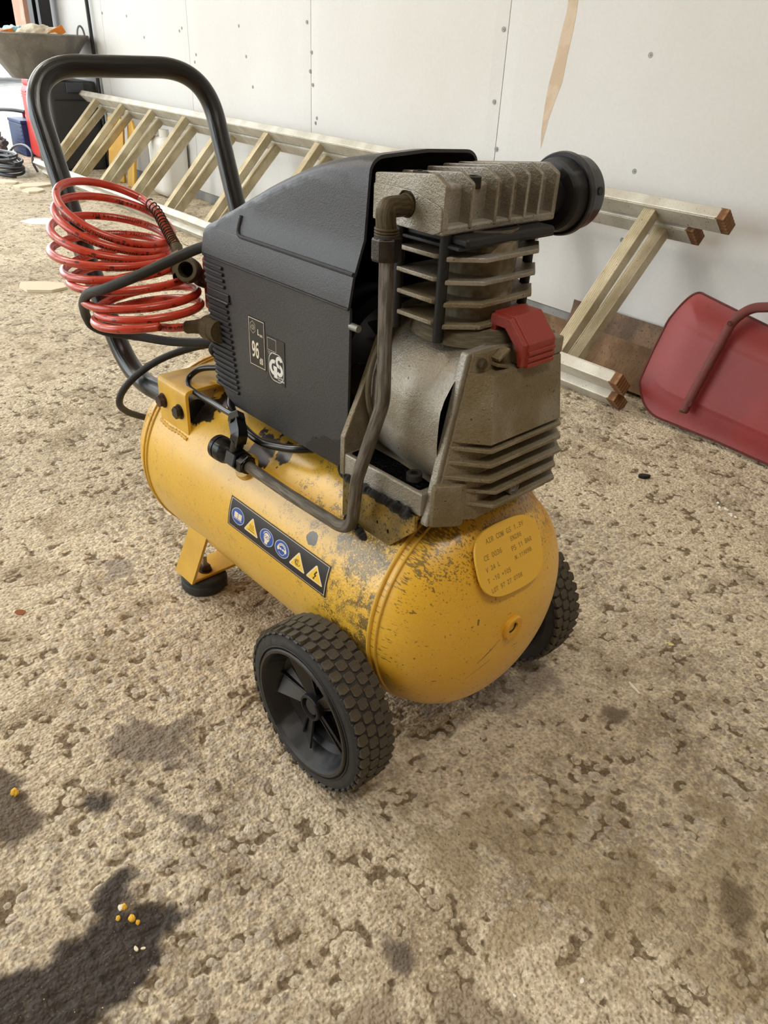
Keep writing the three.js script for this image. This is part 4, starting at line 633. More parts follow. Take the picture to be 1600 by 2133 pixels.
// delivery pipe from the head down to the check valve
{
  const d = group('delivery_pipe', comp);
  const path = bent([V(0.1655, 0.522, 0.0815), V(0.1735, 0.45, 0.0865), V(0.181, 0.395, 0.0915), V(0.1655, 0.322, 0.1035), V(0.1615, 0.2655, 0.1045), V(0.07, 0.2645, 0.1062), V(-0.004, 0.2655, 0.1062)], [0.06, 0.05, 0.05, 0.024, 0.15]);
  mesh('pipe', sweep(path, 0.0057, 20), M.pipe, d);
  const up = V(0.16, 0.539, 0.0815);
  mesh('elbow', [sweep(bent([V(0.163, 0.5365, 0.056), V(0.163, 0.5365, 0.0815), V(0.1645, 0.518, 0.0815)], 0.0045), 0.0076, 24), turned(V(0.163, 0.5365, 0.058), EZ, [[0, 0.0085], [0.004, 0.0085], [0.005, 0.0078]], 24)], M.oldBrass, d);
  mesh('thread', [0, 1, 2].map((k) => at(new THREE.TorusGeometry(0.0082, 0.0011, 8, 28), 0.165, 0.5225 - k * 0.0021, 0.0815, Math.PI / 2, 0, 0)), M.oldBrass, d);
  mesh('pipe_nut', [hex(V(0.1655, 0.5160, 0.0815), V(0.08, -1, 0.05), 0.0112, 0.0165, 0, 0.3), turned(V(0.1656, 0.5175, 0.0815), V(0.08, -1, 0.05), [[0, 0.0095], [0.002, 0.0098]], 24)], M.darkSteel, d);
}
// check valve and its fittings on the tank's shoulder
{
  const v = group('check_valve', comp), c = V(-0.02, 0.2665, 0.1062);
  const rad = V(0, Math.sin(0.66), Math.cos(0.66));
  mesh('boss', turned(V(-0.0185, YC, 0), rad, [[TR - 0.004, 0.0155], [TR + 0.003, 0.0145], [TR + 0.005, 0.013], [TR + 0.005, 0.001]], 32), M.yellow, v);
  const bm = phy({ color: 0x151514, roughness: 0.3, metalness: 0.3 });
  mesh('valve_body', [hex(V(-0.0265, 0.2665, 0.1062), EX, 0.0125, 0.018, 0, 0.2), rod(V(-0.03, 0.2665, 0.1062), V(0.002, 0.2655, 0.1062), 0.0085, 0.0085, 24)], bm, v);
  mesh('pipe_nut', [hex(V(-0.008, 0.266, 0.1062), EX, 0.0105, 0.009, 0.0045, 0.5)], bm, v);
  mesh('end_knob', turned(V(-0.027, 0.2667, 0.1062), V(-1, 0.0, 0.05), [[0, 0.0085], [0.004, 0.0112], [0.010, 0.0132], [0.0185, 0.0135], [0.0187, 0.0128], [0.0205, 0.0128], [0.0207, 0.0135], [0.0265, 0.0132], [0.0285, 0.0118], [0.0292, 0.0098], [0.0292, 0.0001]], 40, 0.4), bm, v);
  mesh('branch', [rod(V(-0.021, 0.272, 0.107), V(-0.0105, 0.2915, 0.1085), 0.0068, 0.0068, 24)], bm, v);
  mesh('branch_elbow', [boxUV(sweep(bent([V(-0.0125, 0.288, 0.1083), V(-0.0075, 0.2985, 0.109), V(-0.0215, 0.3065, 0.1025)], 0.002), 0, 4, [[0.006, 0.006], [-0.006, 0.006], [-0.006, -0.006], [0.006, -0.006]]))], bm, v);
  mesh('branch_nut', hex(V(-0.0185, 0.3055, 0.1035), V(-0.86, 0.35, -0.36), 0.0088, 0.0105, 0, 0.1), bm, v);
}
mesh('pilot_hose', sweep(smooth([V(-0.027, 0.3085, 0.1), V(-0.05, 0.305, 0.0965), V(-0.09, 0.2995, 0.09), V(-0.126, 0.297, 0.087), V(-0.148, 0.2985, 0.085), V(-0.157, 0.304, 0.078), V(-0.153, 0.312, 0.068), V(-0.128, 0.32, 0.058), V(-0.095, 0.326, 0.05), V(-0.07, 0.33, 0.045)], 120), 0.0033, 14), M.cableGloss, comp);
mesh('motor_lead', sweep(smooth([V(-0.088, 0.318, 0.05), V(-0.084, 0.309, 0.066), V(-0.066, 0.3, 0.0805), V(-0.036, 0.2905, 0.0865), V(0.0, 0.288, 0.0895), V(0.03, 0.292, 0.085), V(0.052, 0.2965, 0.078), V(0.07, 0.3, 0.06)], 100), 0.0042, 14), M.cableGloss, comp);
// pressure switch, air outlets
{
  const s = group('pressure_switch', comp);
  mesh('switch_box', box(0.05, 0.058, 0.07, 0.004, -0.14, 0.405, 0.012), M.switchRed, s);
  mesh('switch_top', box(0.048, 0.008, 0.068, 0.003, -0.14, 0.4375, 0.012), std({ color: 0xb98a80, roughness: 0.5 }), s);  // top of the red switch box, paler than its sides
  mesh('switch_base', [box(0.044, 0.02, 0.04, 0.003, -0.138, 0.368, 0.012), rod(V(-0.14, 0.36, 0.01), V(-0.14, 0.295, 0.0), 0.01)], M.castDust, s);
}
{
  const o = group('air_outlet', comp);
  const ax = V(0.62, 0.30, 0.72).normalize(), p = V(-0.1465, 0.4265, 0.0765);
  mesh('socket', turned(p, ax, [[-0.03, 0.009], [-0.018, 0.0095], [-0.017, 0.0125], [-0.002, 0.0125], [0.0, 0.0118], [0.0, 0.0082], [-0.002, 0.0078], [-0.02, 0.0075], [-0.02, 0.0001]], 40, 0.4), M.oldBrass, o);
  mesh('socket_ring', turned(p, ax, [[-0.012, 0.0127], [-0.011, 0.0134], [-0.007, 0.0134], [-0.006, 0.0127]], 40, 0.4), M.darkSteel, o);
  mesh('outlet_pipe', sweep(smooth([p.clone().addScaledVector(ax, -0.028), V(-0.165, 0.41, 0.05), V(-0.16, 0.4, 0.03), V(-0.145, 0.385, 0.02)], 24), 0.0085, 16), M.oldBrass, o);
  mesh('coupling_body', [turned(V(-0.118, 0.373, 0.0735), V(0.75, 0.1, 0.1), [[0, 0.007], [0.003, 0.0105], [0.006, 0.0112], [0.008, 0.0132], [0.026, 0.0132], [0.028, 0.012], [0.04, 0.012], [0.04, 0.0001]], 40, 0.4)], M.oldBrass, o);
}
// ---------- coiled air hose hung on the machine, and the power cord ----------
{
  const h = thing('coiled_air_hose', 'orange-red coiled plastic air hose with black lettering, hung between the handle and the black hood', 'hose');
  // each loop: centre, radius, and the two directions that span it
  const LOOPS = [[-0.281, 0.463, 0.083, 0.063, 0.443, -0.347, -0.827, -0.820, 0.216, -0.531], [-0.277, 0.452, 0.088, 0.063, 0.442, -0.269, -0.856, -0.854, 0.165, -0.493], [-0.272, 0.438, 0.096, 0.064, 0.434, -0.191, -0.880, -0.886, 0.086, -0.455], [-0.261, 0.427, 0.102, 0.065, 0.409, -0.026, -0.912, -0.912, 0.006, -0.409], [-0.245, 0.415, 0.104, 0.059, 0.388, 0.089, -0.917, -0.920, -0.017, -0.391], [-0.230, 0.408, 0.104, 0.060, 0.389, 0.103, -0.915, -0.919, -0.023, -0.393], [-0.202, 0.395, 0.103, 0.060, 0.401, 0.100, -0.911, -0.914, -0.021, -0.405], [-0.181, 0.386, 0.105, 0.054, 0.407, 0.097, -0.908, -0.910, -0.044, -0.413], [-0.172, 0.378, 0.111, 0.056, 0.411, 0.077, -0.908, -0.907, -0.062, -0.416]];
  const loop = (t) => {                                   // t in turns
    const k = Math.min(Math.max(t - 0.5, 0), LOOPS.length - 1.0001), i = Math.floor(k), f = k - i, s = f * f * (3 - 2 * f) * 0.6 + f * 0.4, a = LOOPS[i], b = LOOPS[i + 1], q = a.map((v, j) => v + (b[j] - v) * s), w = t * Math.PI * 2;
    return V(q[0], q[1], q[2]).addScaledVector(V(q[4], q[5], q[6]), q[3] * Math.cos(w)).addScaledVector(V(q[7], q[8], q[9]), q[3] * Math.sin(w));
  };
  const pts = [V(-0.224, 0.441, 0.0485), V(-0.242, 0.4505, 0.0455), V(-0.262, 0.461, 0.042)];
  for (let t = 0.19; t < 8.78; t += 1 / 64) pts.push(loop(t));
  pts.push(V(-0.176, 0.3655, 0.114), V(-0.152, 0.3665, 0.098), V(-0.132, 0.3705, 0.083), V(-0.12, 0.3725, 0.0745));
  const path = smooth(pts, 1400);
  const textT = canvasTex(2048, 128, (x, w, hh) => {
    x.fillStyle = '#c8402a'; x.fillRect(0, 0, w, hh); const r = rng(31);
    for (let i = 0; i < 260; i++) { x.fillStyle = `rgba(${r() > 0.5 ? '60,20,14' : '226,120,84'},${0.06 + r() * 0.16})`; x.fillRect(r() * w, r() * hh, 20 + r() * 120, 2 + r() * 8); }
    for (let i = 0; i < 26; i++) { x.fillStyle = `rgba(40,16,12,${0.3 + r() * 0.5})`; x.beginPath(); x.ellipse(r() * w, r() * hh, 4 + r() * 26, 2 + r() * 6, 0, 0, 7); x.fill(); }
    x.fillStyle = '#2c120e'; x.font = 'bold 25px sans-serif'; x.textBaseline = 'middle'; x.save(); x.translate(0, 28); x.scale(2.3, 1); x.fillText('SPIRALFLEX  POLIAMIDE  6 x 8  RPL', 30, 0); x.restore(); x.save(); x.translate(0, 92); x.scale(2.3, 1); x.fillText('SPIRALFLEX  POLIAMIDE  6 x 8  RPL', 210, 0); x.restore();
  });
  textT.wrapS = THREE.RepeatWrapping; textT.wrapT = THREE.RepeatWrapping; textT.repeat.set(1 / 0.21, 1);
  mesh('hose', sweep(path, 0.0044, 16), phy({ map: textT, roughness: 0.3, clearcoat: 0.4, clearcoatRoughness: 0.25 }), h);
  // spring that guards the bend, swivel and plug
  const sp = [], base = smooth([V(-0.206, 0.4345, 0.0525), V(-0.224, 0.441, 0.0485), V(-0.244, 0.4515, 0.0452), V(-0.264, 0.4618, 0.042), V(-0.281, 0.4688, 0.0425)], 80);
  for (let i = 0; i <= 520; i++) { const f = i / 520, p = base[Math.min(79, Math.floor(f * 80))].clone().lerp(base[Math.min(80, Math.floor(f * 80) + 1)], (f * 80) % 1), T = base[Math.min(80, Math.floor(f * 80) + 1)].clone().sub(base[Math.min(79, Math.floor(f * 80))]).normalize(), N = V(0, 1, 0).addScaledVector(T, -T.y).normalize(), B = T.clone().cross(N), w = f * Math.PI * 2 * (17 + 3 * Math.sin(f * 3.1)); sp.push(p.addScaledVector(N, 0.0056 * Math.cos(w)).addScaledVector(B, 0.0056 * Math.sin(w))); }
  mesh('spring_guard', sweep(sp, 0.00085, 6), std({ color: 0x5a4636, metalness: 0.7, roughness: 0.45 }), h);
  const a = V(-0.206, 0.4345, 0.0525), d = V(0.72, -0.42, 0.34).normalize();
  mesh('hose_plug', [turned(a, d, [[-0.002, 0.0001], [-0.002, 0.0064], [0.014, 0.0066], [0.0145, 0.009]], 28, 0.4), hex(a.clone().addScaledVector(d, 0.014), d, 0.0105, 0.012, 0, 0.2), turned(a, d, [[0.026, 0.009], [0.028, 0.0105], [0.034, 0.0105], [0.0355, 0.009], [0.046, 0.009]], 28, 0.4)], M.oldBrass, h);
  mesh('end_ferrule', [turned(V(-0.138, 0.369, 0.0875), V(0.8, 0.16, -0.57), [[0, 0.0056], [0.002, 0.0068], [0.01, 0.007], [0.022, 0.0085]], 28, 0.4)], M.oldBrass, h);
}
// black rubber hose pieces of the machine itself
mesh('outlet_hose', sweep(smooth([V(-0.095, 0.462, 0.062), V(-0.112, 0.455, 0.078), V(-0.124, 0.4455, 0.098), V(-0.134, 0.435, 0.121), V(-0.146, 0.425, 0.142), V(-0.166, 0.414, 0.1585), V(-0.193, 0.404, 0.164), V(-0.22, 0.388, 0.160), V(-0.245, 0.372, 0.151), V(-0.259, 0.358, 0.144), V(-0.262, 0.347, 0.138), V(-0.256, 0.339, 0.125), V(-0.24, 0.334, 0.1), V(-0.2, 0.332, 0.07), V(-0.15, 0.34, 0.04), V(-0.13, 0.345, 0.02)], 200), 0.0052, 16), M.cable, comp);
mesh('power_cord', sweep(smooth([V(-0.1, 0.34, 0.01), V(-0.135, 0.336, 0.016), V(-0.171, 0.328, 0.02), V(-0.191, 0.323, 0.028), V(-0.213, 0.315, 0.041), V(-0.237, 0.300, 0.071), V(-0.254, 0.279, 0.098), V(-0.262, 0.261, 0.113), V(-0.273, 0.242, 0.115), V(-0.291, 0.22, 0.1), V(-0.313, 0.194, 0.066), V(-0.333, 0.165, 0.02), V(-0.338, 0.13, -0.03), V(-0.33, 0.085, -0.09), V(-0.32, 0.03, -0.15), V(-0.33, 0.0058, -0.21), V(-0.37, 0.0052, -0.27)], 220), 0.0043, 16), M.cable, comp);
mesh('cord_loop', sweep(smooth([V(-0.085, 0.362, 0.045), V(-0.098, 0.36, 0.062), V(-0.107, 0.355, 0.071), V(-0.111, 0.348, 0.072), V(-0.107, 0.3405, 0.065), V(-0.09, 0.336, 0.045)], 60), 0.0044, 14), M.cable, comp);
// ---------- aluminium ladder on its side against the wall ----------
const alu = std({ map: rep(mottled([206, 202, 190], [186, 180, 166], [112, 102, 88], { cell: 6, cover: 0.45, soft: 0.25, specks: 0.03, jitter: 14 }), 4), metalness: 0.3, roughness: 0.55, bumpMap: lump(6), bumpScale: 0.0004 });
const aluDirty = std({ map: rep(mottled([168, 158, 136], [140, 126, 102], [84, 70, 54], { cell: 6, cover: 0.5, soft: 0.25, specks: 0.04, jitter: 16 }), 4), metalness: 0.3, roughness: 0.6, bumpMap: lump(6), bumpScale: 0.0004 });
const aluRung = std({ map: rep(mottled([208, 198, 170], [176, 164, 134], [112, 98, 76], { cell: 6, cover: 0.45, soft: 0.25, specks: 0.03, jitter: 14 }), 4), metalness: 0.35, roughness: 0.5, bumpMap: lump(6), bumpScale: 0.0004 });
const aluInner = std({ map: rep(mottled([206, 202, 190], [186, 180, 166], [112, 102, 88], { cell: 6, cover: 0.5, soft: 0.25, specks: 0.04, jitter: 16 }), 4), metalness: 0.3, roughness: 0.65 });
const woodEnd = std({ map: rep(mottled([150, 110, 70], [112, 76, 46], [70, 46, 30], { cell: 8, cover: 0.5, soft: 0.2 }), 12), roughness: 0.85 });
{
  const up = V(0, 0.75, -0.66).normalize(), nrm = V(0, 0.66, 0.75).normalize();   // in the ladder's plane, and out of it
  const L = thing('extension_ladder', 'long paint-spotted aluminium ladder in two nested sections, lying on its side against the white wall', 'ladder'); inRoom(L);
  const stile = (name, p0, p1, w, dep, mat, side) => {             // C-shaped rail from p0 to p1, open side toward the rungs
    const d = p1.clone().sub(p0).normalize(), s = roundPoly([[-w / 2, -dep / 2], [w / 2, -dep / 2], [w / 2, dep / 2], [-w / 2, dep / 2]], 0.003, 2);
    const U = up.clone().addScaledVector(d, -up.dot(d)).normalize(), N = U.clone().cross(d).normalize(); if (N.dot(nrm) < 0) N.negate();
    const inner = prism(roundPoly([[-0.0008, -dep / 2 + 0.003], [0.0008, -dep / 2 + 0.003], [0.0008, dep / 2 - 0.003], [-0.0008, dep / 2 - 0.003]], 0.0002, 1), p0.clone().addScaledVector(U, side * (w / 2 + 0.0006)), U, N, d, p1.distanceTo(p0));
    mesh('stile_inner_face', inner, aluInner, L);
    return mesh(name, prism(s, p0, U, N, d, p1.distanceTo(p0), 0.001), mat, L);
  };
  const sectionAt = (b0, b1, t0, t1, rungs, depth, lo, hi) => {
    stile('stile', b0, b1, 0.025, depth, alu, 1); stile('stile', t0, t1, 0.025, depth, alu, -1);
    for (const [e, o, k] of [[b1, -1, 1], [t1, -1, 1], [t0, 1, -1]]) {      // ribbed end plugs
      const g = []; for (let i = 0; i < 5; i++) g.push(box(0.022, 0.0265, depth / 5.4, 0.002, 0, 0, (i - 2) * depth / 5)); g.push(box(0.03, 0.0235, depth - 0.004, 0.002, -0.008, 0, 0));
      const G = merge(g); G.applyMatrix4(new THREE.Matrix4().makeBasis(V(k, 0, 0), up.clone().multiplyScalar(k), nrm)); G.translate(e.x + k * 0.006, e.y, e.z); mesh('end_plug', G, k > 0 ? woodEnd : aluDirty, L);
    }
    for (const s of rungs) {
      const f = (s - b0.x) / (b1.x - b0.x), a = b0.clone().lerp(b1, f), c = t0.clone().lerp(t1, (s - t0.x) / (t1.x - t0.x)); a.x = c.x = s;
      const A = a.clone().addScaledVector(up, 0.008), d = c.clone().sub(a).normalize(), N = nrm.clone().addScaledVector(d, -nrm.dot(d)).normalize(), S = d.clone().cross(N).negate();
      const prof = []; for (let i = 0; i <= 12; i++) { const t = i / 12; prof.push([-0.0145 + 0.029 * t, 0.0145 + (i % 2 ? 0.0014 : 0)]); } prof.push([0.0145, -0.010], [0.010, -0.0145], [-0.010, -0.0145], [-0.0145, -0.010]);
      mesh('rung', prism(prof, A, S, N, d, c.distanceTo(a) - 0.016), aluRung, L);
    }
  };
  const rungsA = Array.from({ length: 11 }, (_, k) => -0.387 - 0.318 * k), rungsB = Array.from({ length: 11 }, (_, k) => -0.377 - 0.3225 * k);
  sectionAt(V(-3.72, 0.052, -0.852), V(-0.222, 0.063, -0.887), V(-3.74, 0.352, -1.146), V(-0.226, 0.359, -1.151), rungsA, 0.052);
  sectionAt(V(-3.66, 0.0145, -0.868), V(-0.235, 0.0165, -0.912), V(-3.66, 0.314, -1.187), V(-0.31, 0.317, -1.193), rungsB, 0.052);
}
// ---------- rusty sheet-metal profiles behind the ladder's foot ----------
{
  const rustT = mottled([156, 126, 96], [124, 98, 72], [84, 68, 56], { cell: 5, cover: 0.5, soft: 0.2, specks: 0.05, jitter: 22 });
  const rust = std({ map: rep(rustT, 4), roughness: 0.75, metalness: 0.2, bumpMap: lump(6), bumpScale: 0.0008 });
  const dark = std({ map: rep(mottled([138, 112, 90], [104, 86, 72], [72, 62, 58], { cell: 4, cover: 0.5, soft: 0.12, specks: 0.05, jitter: 22, seed: 5 }), 4), roughness: 0.75, metalness: 0.2, bumpMap: lump(6), bumpScale: 0.0008 });
  const prof = (pts) => { const c = new THREE.CatmullRomCurve3(pts.map(([y, d]) => V(0, y, d))); return (v) => c.getPoint(v); };
  const a = prof([[0.010, -0.995], [0.003, -1.035], [0.012, -1.075], [0.040, -1.095], [0.076, -1.1]]), b = prof([[0.004, -1.13], [0.008, -1.19], [0.03, -1.225], [0.062, -1.237], [0.085, -1.24]]);
  const one = inRoom(thing('rusty_gutter', 'rusty brown curved sheet-metal gutter lying behind the ladder rungs, the nearer of two', 'gutter'));
  mesh('gutter_sheet', sheet((u, v) => { const q = a(v); q.x = -0.612 - 0.012 * Math.sin(v * 3) + 0.66 * u; return q; }, 4, 24, 0.0016, (u, v, p) => [p.x, p.y + p.z]), rust, one);
  const two = inRoom(thing('rusty_gutter', 'darker rusty sheet-metal strip standing behind the other one, right against the white wall', 'gutter'));
  mesh('gutter_sheet', sheet((u, v) => { const q = b(v); q.x = -0.625 + 0.7 * u; return q; }, 4, 24, 0.0016, (u, v, p) => [p.x, p.y + p.z]), dark, two);
}
// ---------- red steel tray on its side ----------
{
  const t = inRoom(thing('red_metal_tray', 'red painted steel tray stood on edge by the wall, with a bolted tube handle', 'tray'));
  const redT = mottled([134, 32, 28], [122, 28, 26], [66, 40, 30], { cell: 4, cover: 0.45, soft: 0.3, specks: 0.012, jitter: 8 });
  const red = phy({ map: rep(redT, 3), roughness: 0.5, bumpMap: lump(3), bumpScale: 0.0006 });
  const worn = phy({ map: rep(mottled([122, 40, 34], [104, 62, 50], [60, 40, 32], { cell: 8, cover: 0.42, soft: 0.12, specks: 0.05, jitter: 18 }), 10), roughness: 0.45, metalness: 0.1, bumpMap: lump(20), bumpScale: 0.0008 });
  const dust = std({ map: rep(mottled([140, 118, 76], [112, 78, 52], [70, 46, 30], { cell: 9, cover: 0.5, soft: 0.2, specks: 0.05, jitter: 20 }), 8), roughness: 0.8 });
  const k = 0.45, len = Math.hypot(1, k), up = V(0, 1 / len, -k / len), out = V(0, k / len, 1 / len), P = (s, y, o = 0) => V(s, y, -0.90 - k * y).addScaledVector(out, o);
  // outline: for each place along the tray its lower and upper edge
  const lo = (s) => 0.016 + (s < -0.12 ? 0.05 * Math.pow((-0.12 - s) / 0.083, 2.6) : 0) - 0.03 * Math.max(0, s), hi = (s) => 0.2495 - 0.16 * Math.max(0, s + 0.165) + 0.05 * Math.max(0, s + 0.165) ** 2 - (s < -0.16 ? 0.062 * Math.pow((-0.16 - s) / 0.043, 2.4) : 0);
  const end = (u) => -0.203 + 0.68 * Math.pow(u, 1.5);
  const dish = (s, f) => { const edge = Math.min(f, 1 - f) * 0.24, e2 = s + 0.203; return -0.012 * (1 - ss(0, 0.06, Math.min(edge, e2 * 0.8))) + 0.0016 * (Math.exp(-(((f - 0.70) / 0.022) ** 2)) + Math.exp(-(((f - 0.23) / 0.022) ** 2))) * ss(0.02, 0.05, e2); };
  const body = sheet((u, v) => { const s = end(u), a = lo(s), b = hi(s), y = a + (b - a) * v; return P(s, y, dish(s, v)); }, 64, 56, 0.0016, (u, v, p) => [p.x, p.y * 1.1]);
  mesh('tray_sheet', body, red, t);
  // rolled rim
  const rim = []; for (let i = 40; i >= 0; i--) { const s = end(i / 40); rim.push(P(s, hi(s), dish(s, 1))); } for (let i = 0; i <= 40; i++) { const s = end(i / 40); rim.push(P(s, lo(s), dish(s, 0))); }
  mesh('rim', sweep(smooth(rim, 200), 0.0022, 8), worn, t);
  mesh('tube_handle', sweep(bent([P(-0.0745, 0.043, 0.014), P(-0.0655, 0.216, 0.014), P(-0.043, 0.243, 0.016), P(0.25, 0.30, 0.09)], [0.05, 0.05]), 0.0092, 18, null, true), worn, t);
  mesh('tube_end', turned(P(-0.0746, 0.0425, 0.014), V(0, -1, 0), [[0, 0.0001], [0.0008, 0.0086]], 18), dust, t);
  for (const [s, y] of [[-0.0645, 0.208], [-0.0655, 0.0585]]) mesh('rivet', turned(P(s, y, 0.0222), out, [[0, 0.0052], [0.001, 0.0052], [0.0018, 0.004], [0.001, 0.0032], [0.0022, 0.0022], [0.0024, 0.0001]], 24), worn, t);
  mesh('support_foot', prism([...Array.from({ length: 14 }, (_, i) => { const a = Math.PI + i / 13 * Math.PI; return [0.024 * Math.cos(a), 0.026 + 0.024 * Math.sin(a)]; })], V(-0.083, 0.002, -0.955), EX, EY, EZ, 0.012, 0.001), M.rustySteel, t);
}
// ---------- what stands by the garage door ----------
const lumpGeo = (rx, ry, rz, amp, f, seed, det = 5) => { const g = mergeVertices(new THREE.IcosahedronGeometry(1, det * 5).deleteAttribute('normal').deleteAttribute('uv')), p = g.attributes.position; for (let i = 0; i < p.count; i++) { const x = p.getX(i), y = p.getY(i), z = p.getZ(i), n = 1 + amp * (2 * fbm(x * f + seed, y * f + z * f * 1.7 + seed, 4) - 1) + amp * 0.6 * (Math.abs(2 * fbm(z * f * 1.6 + seed, x * f - y * f, 3) - 1)); p.setXYZ(i, x * rx * n, y * ry * n, z * rz * n); } g.computeVertexNormals(); return boxUV(toCreasedNormals(g, 0.9)); };
{
  const zinc = std({ map: rep(mottled([136, 132, 126], [116, 112, 106], [176, 172, 164], { cell: 7, cover: 0.5, soft: 0.2, specks: 0.03, jitter: 14 }), 3), metalness: 0.45, roughness: 0.55, bumpMap: lump(4), bumpScale: 0.001 });
  const C = [-3.93, 0.418, -0.99];
  const t = inRoom(thing('galvanised_tub', 'dented galvanised wash tub full of rubbish, standing on top of the black case', 'tub'));
  const wp = (s, y, d) => V(s, y, d);
  const prof = [[0, 0.002], [0, 0.122], [0.004, 0.127], [0.186, 0.262], [0.19, 0.2655], [0.194, 0.2655], [0.196, 0.262], [0.194, 0.2585], [0.188, 0.257], [0.008, 0.122], [0.006, 0.002]];
  const G = turned(wp(...C), EY, prof, 72, 0.6); const p = G.attributes.position; for (let i = 0; i < p.count; i++) { const x = p.getX(i), y = p.getY(i), z = p.getZ(i), dent = 0.014 * Math.exp(-(((x + 4.05) / 0.05) ** 2 + ((y - 0.52) / 0.03) ** 2)) * (z > C[2] ? 1 : 0); p.setZ(i, z - dent); } G.computeVertexNormals();
  mesh('tub_body', boxUV(toCreasedNormals(G, 0.6)), zinc, t);
  const ha = 0.72; mesh('tub_handle', sweep(Array.from({ length: 25 }, (_, i) => { const a = i / 24 * Math.PI; return V(C[0] + 0.262 * Math.cos(ha) + 0.035 * Math.cos(a) * Math.sin(ha), 0.607 + 0.045 * Math.sin(a), C[2] - 0.262 * Math.sin(ha) + 0.035 * Math.cos(a) * Math.cos(ha)); }), 0.0045, 10), zinc, t);
  // rubbish in the tub
  const cloth = (c) => std({ map: rep(mottled(c, c.map((v) => v * 0.88), c.map((v) => v * 0.6), { cell: 6, jitter: 8 }), 4), roughness: 0.8 });
  const bit = (name, label, cat, g, m, x, y, z, ry = 0) => { const o = inRoom(thing(name, label, cat)); const q = mesh(name.split('_').pop() + '_body', g, m, o); q.position.set(x, y, z); q.rotation.y = ry; return o; };
  bit('rubbish_sack', 'dirty cream plastic sack filling the middle of the wash tub', 'sack', lumpGeo(0.15, 0.055, 0.12, 0.35, 1.6, 3), cloth([208, 194, 170]), -3.92, 0.592, -1.03);
  bit('plastic_bag', 'small grey crumpled plastic bag at the left of the tub rubbish', 'bag', lumpGeo(0.10, 0.035, 0.08, 0.4, 2.2, 8), cloth([198, 190, 184]), -4.03, 0.588, -0.86);
  bit('blue_bag', 'pale blue crumpled plastic bag at the far left edge of the tub', 'bag', lumpGeo(0.09, 0.035, 0.07, 0.35, 2, 12), phy({ color: 0x8fc4d0, roughness: 0.35, transmission: 0.3 }), -4.1, 0.602, -0.98);
  const orange = cloth([226, 132, 44]);
  bit('orange_scrap', 'folded bright orange scrap standing up in the middle of the tub', 'scrap', box(0.085, 0.05, 0.006, 0.002, 0, 0, 0, 0.5, 0.2, 0.1), orange, -3.865, 0.6, -0.86, 0.5);
  bit('orange_scrap', 'orange scrap leaning at the right rim of the tub', 'scrap', box(0.095, 0.035, 0.005, 0.002, 0, 0, 0, 0.3, 0.4, 0.35), orange, -3.79, 0.618, -1.06, 0.6);
  bit('orange_scrap', 'pale orange crumpled scrap low at the left front of the tub', 'scrap', lumpGeo(0.05, 0.02, 0.035, 0.4, 2, 21, 3), cloth([222, 150, 108]), -3.99, 0.597, -0.80);
}
{
  // red jerrycan
  const c = inRoom(thing('fuel_can', 'red plastic fuel can standing on the floor left of the black case', 'can'));
  const red = phy({ color: 0xc23a34, roughness: 0.4, bumpMap: lump(3), bumpScale: 0.001 });
  mesh('can_body', box(0.29, 0.37, 0.16, 0.035, -4.285, 0.185, -1.11), red, c);
  mesh('can_shoulder', box(0.25, 0.05, 0.14, 0.02, -4.285, 0.383, -1.11), red, c);
  for (const y of [0.335, 0.322, 0.309]) mesh('ridge', box(0.09, 0.006, 0.004, 0.002, -4.36, y, -1.029), red, c);
  // black case
  const k = inRoom(thing('tool_case', 'black plastic case standing upright between the red fuel can and the ladder end', 'case'));
  const bp = phy({ color: 0x2b2a2b, roughness: 0.5, bumpMap: grain(8), bumpScale: 0.0004 });
  mesh('case_body', prism(roundPoly([[-4.125, -1.235], [-4.125, -0.985], [-3.805, -0.985], [-3.805, -1.235]], 0.025, 5), V(0, 0, 0), EX, V(0, 0, 1), V(0, -1, 0), 0.413, 0.012).translate(0, 0.413, 0), bp, k);
  mesh('case_seam', box(0.004, 0.006, 0.2, 0.001, -3.804, 0.33, -1.11), M.black, k);
  mesh('case_latch', box(0.012, 0.045, 0.09, 0.004, -3.803, 0.385, -1.12), std({ color: 0x33363c, roughness: 0.4 }), k);
  // blue box in the doorway
  const b = inRoom(thing('blue_box', 'dark blue ribbed metal box with a red handle, left of the red can', 'box'));
  const blue = std({ color: 0x16305f, roughness: 0.5 });
  mesh('box_body', box(0.24, 0.165, 0.2, 0.006, -4.53, 0.0845, -1.1), blue, b);
  mesh('box_lid', box(0.245, 0.018, 0.205, 0.005, -4.53, 0.1755, -1.1), blue, b);
  for (let i = 0; i < 7; i++) mesh('rib', box(0.1, 0.005, 0.004, 0.001, -4.47, 0.15 - i * 0.02, -0.999), std({ color: 0x2c2148, roughness: 0.5 }), b);
  mesh('box_handle', sweep(bent([V(-4.60, 0.182, -1.08), V(-4.60, 0.212, -1.08), V(-4.44, 0.212, -1.08), V(-4.44, 0.182, -1.08)], 0.012), 0.008, 12), phy({ color: 0xb02c34, roughness: 0.4 }), b);
}
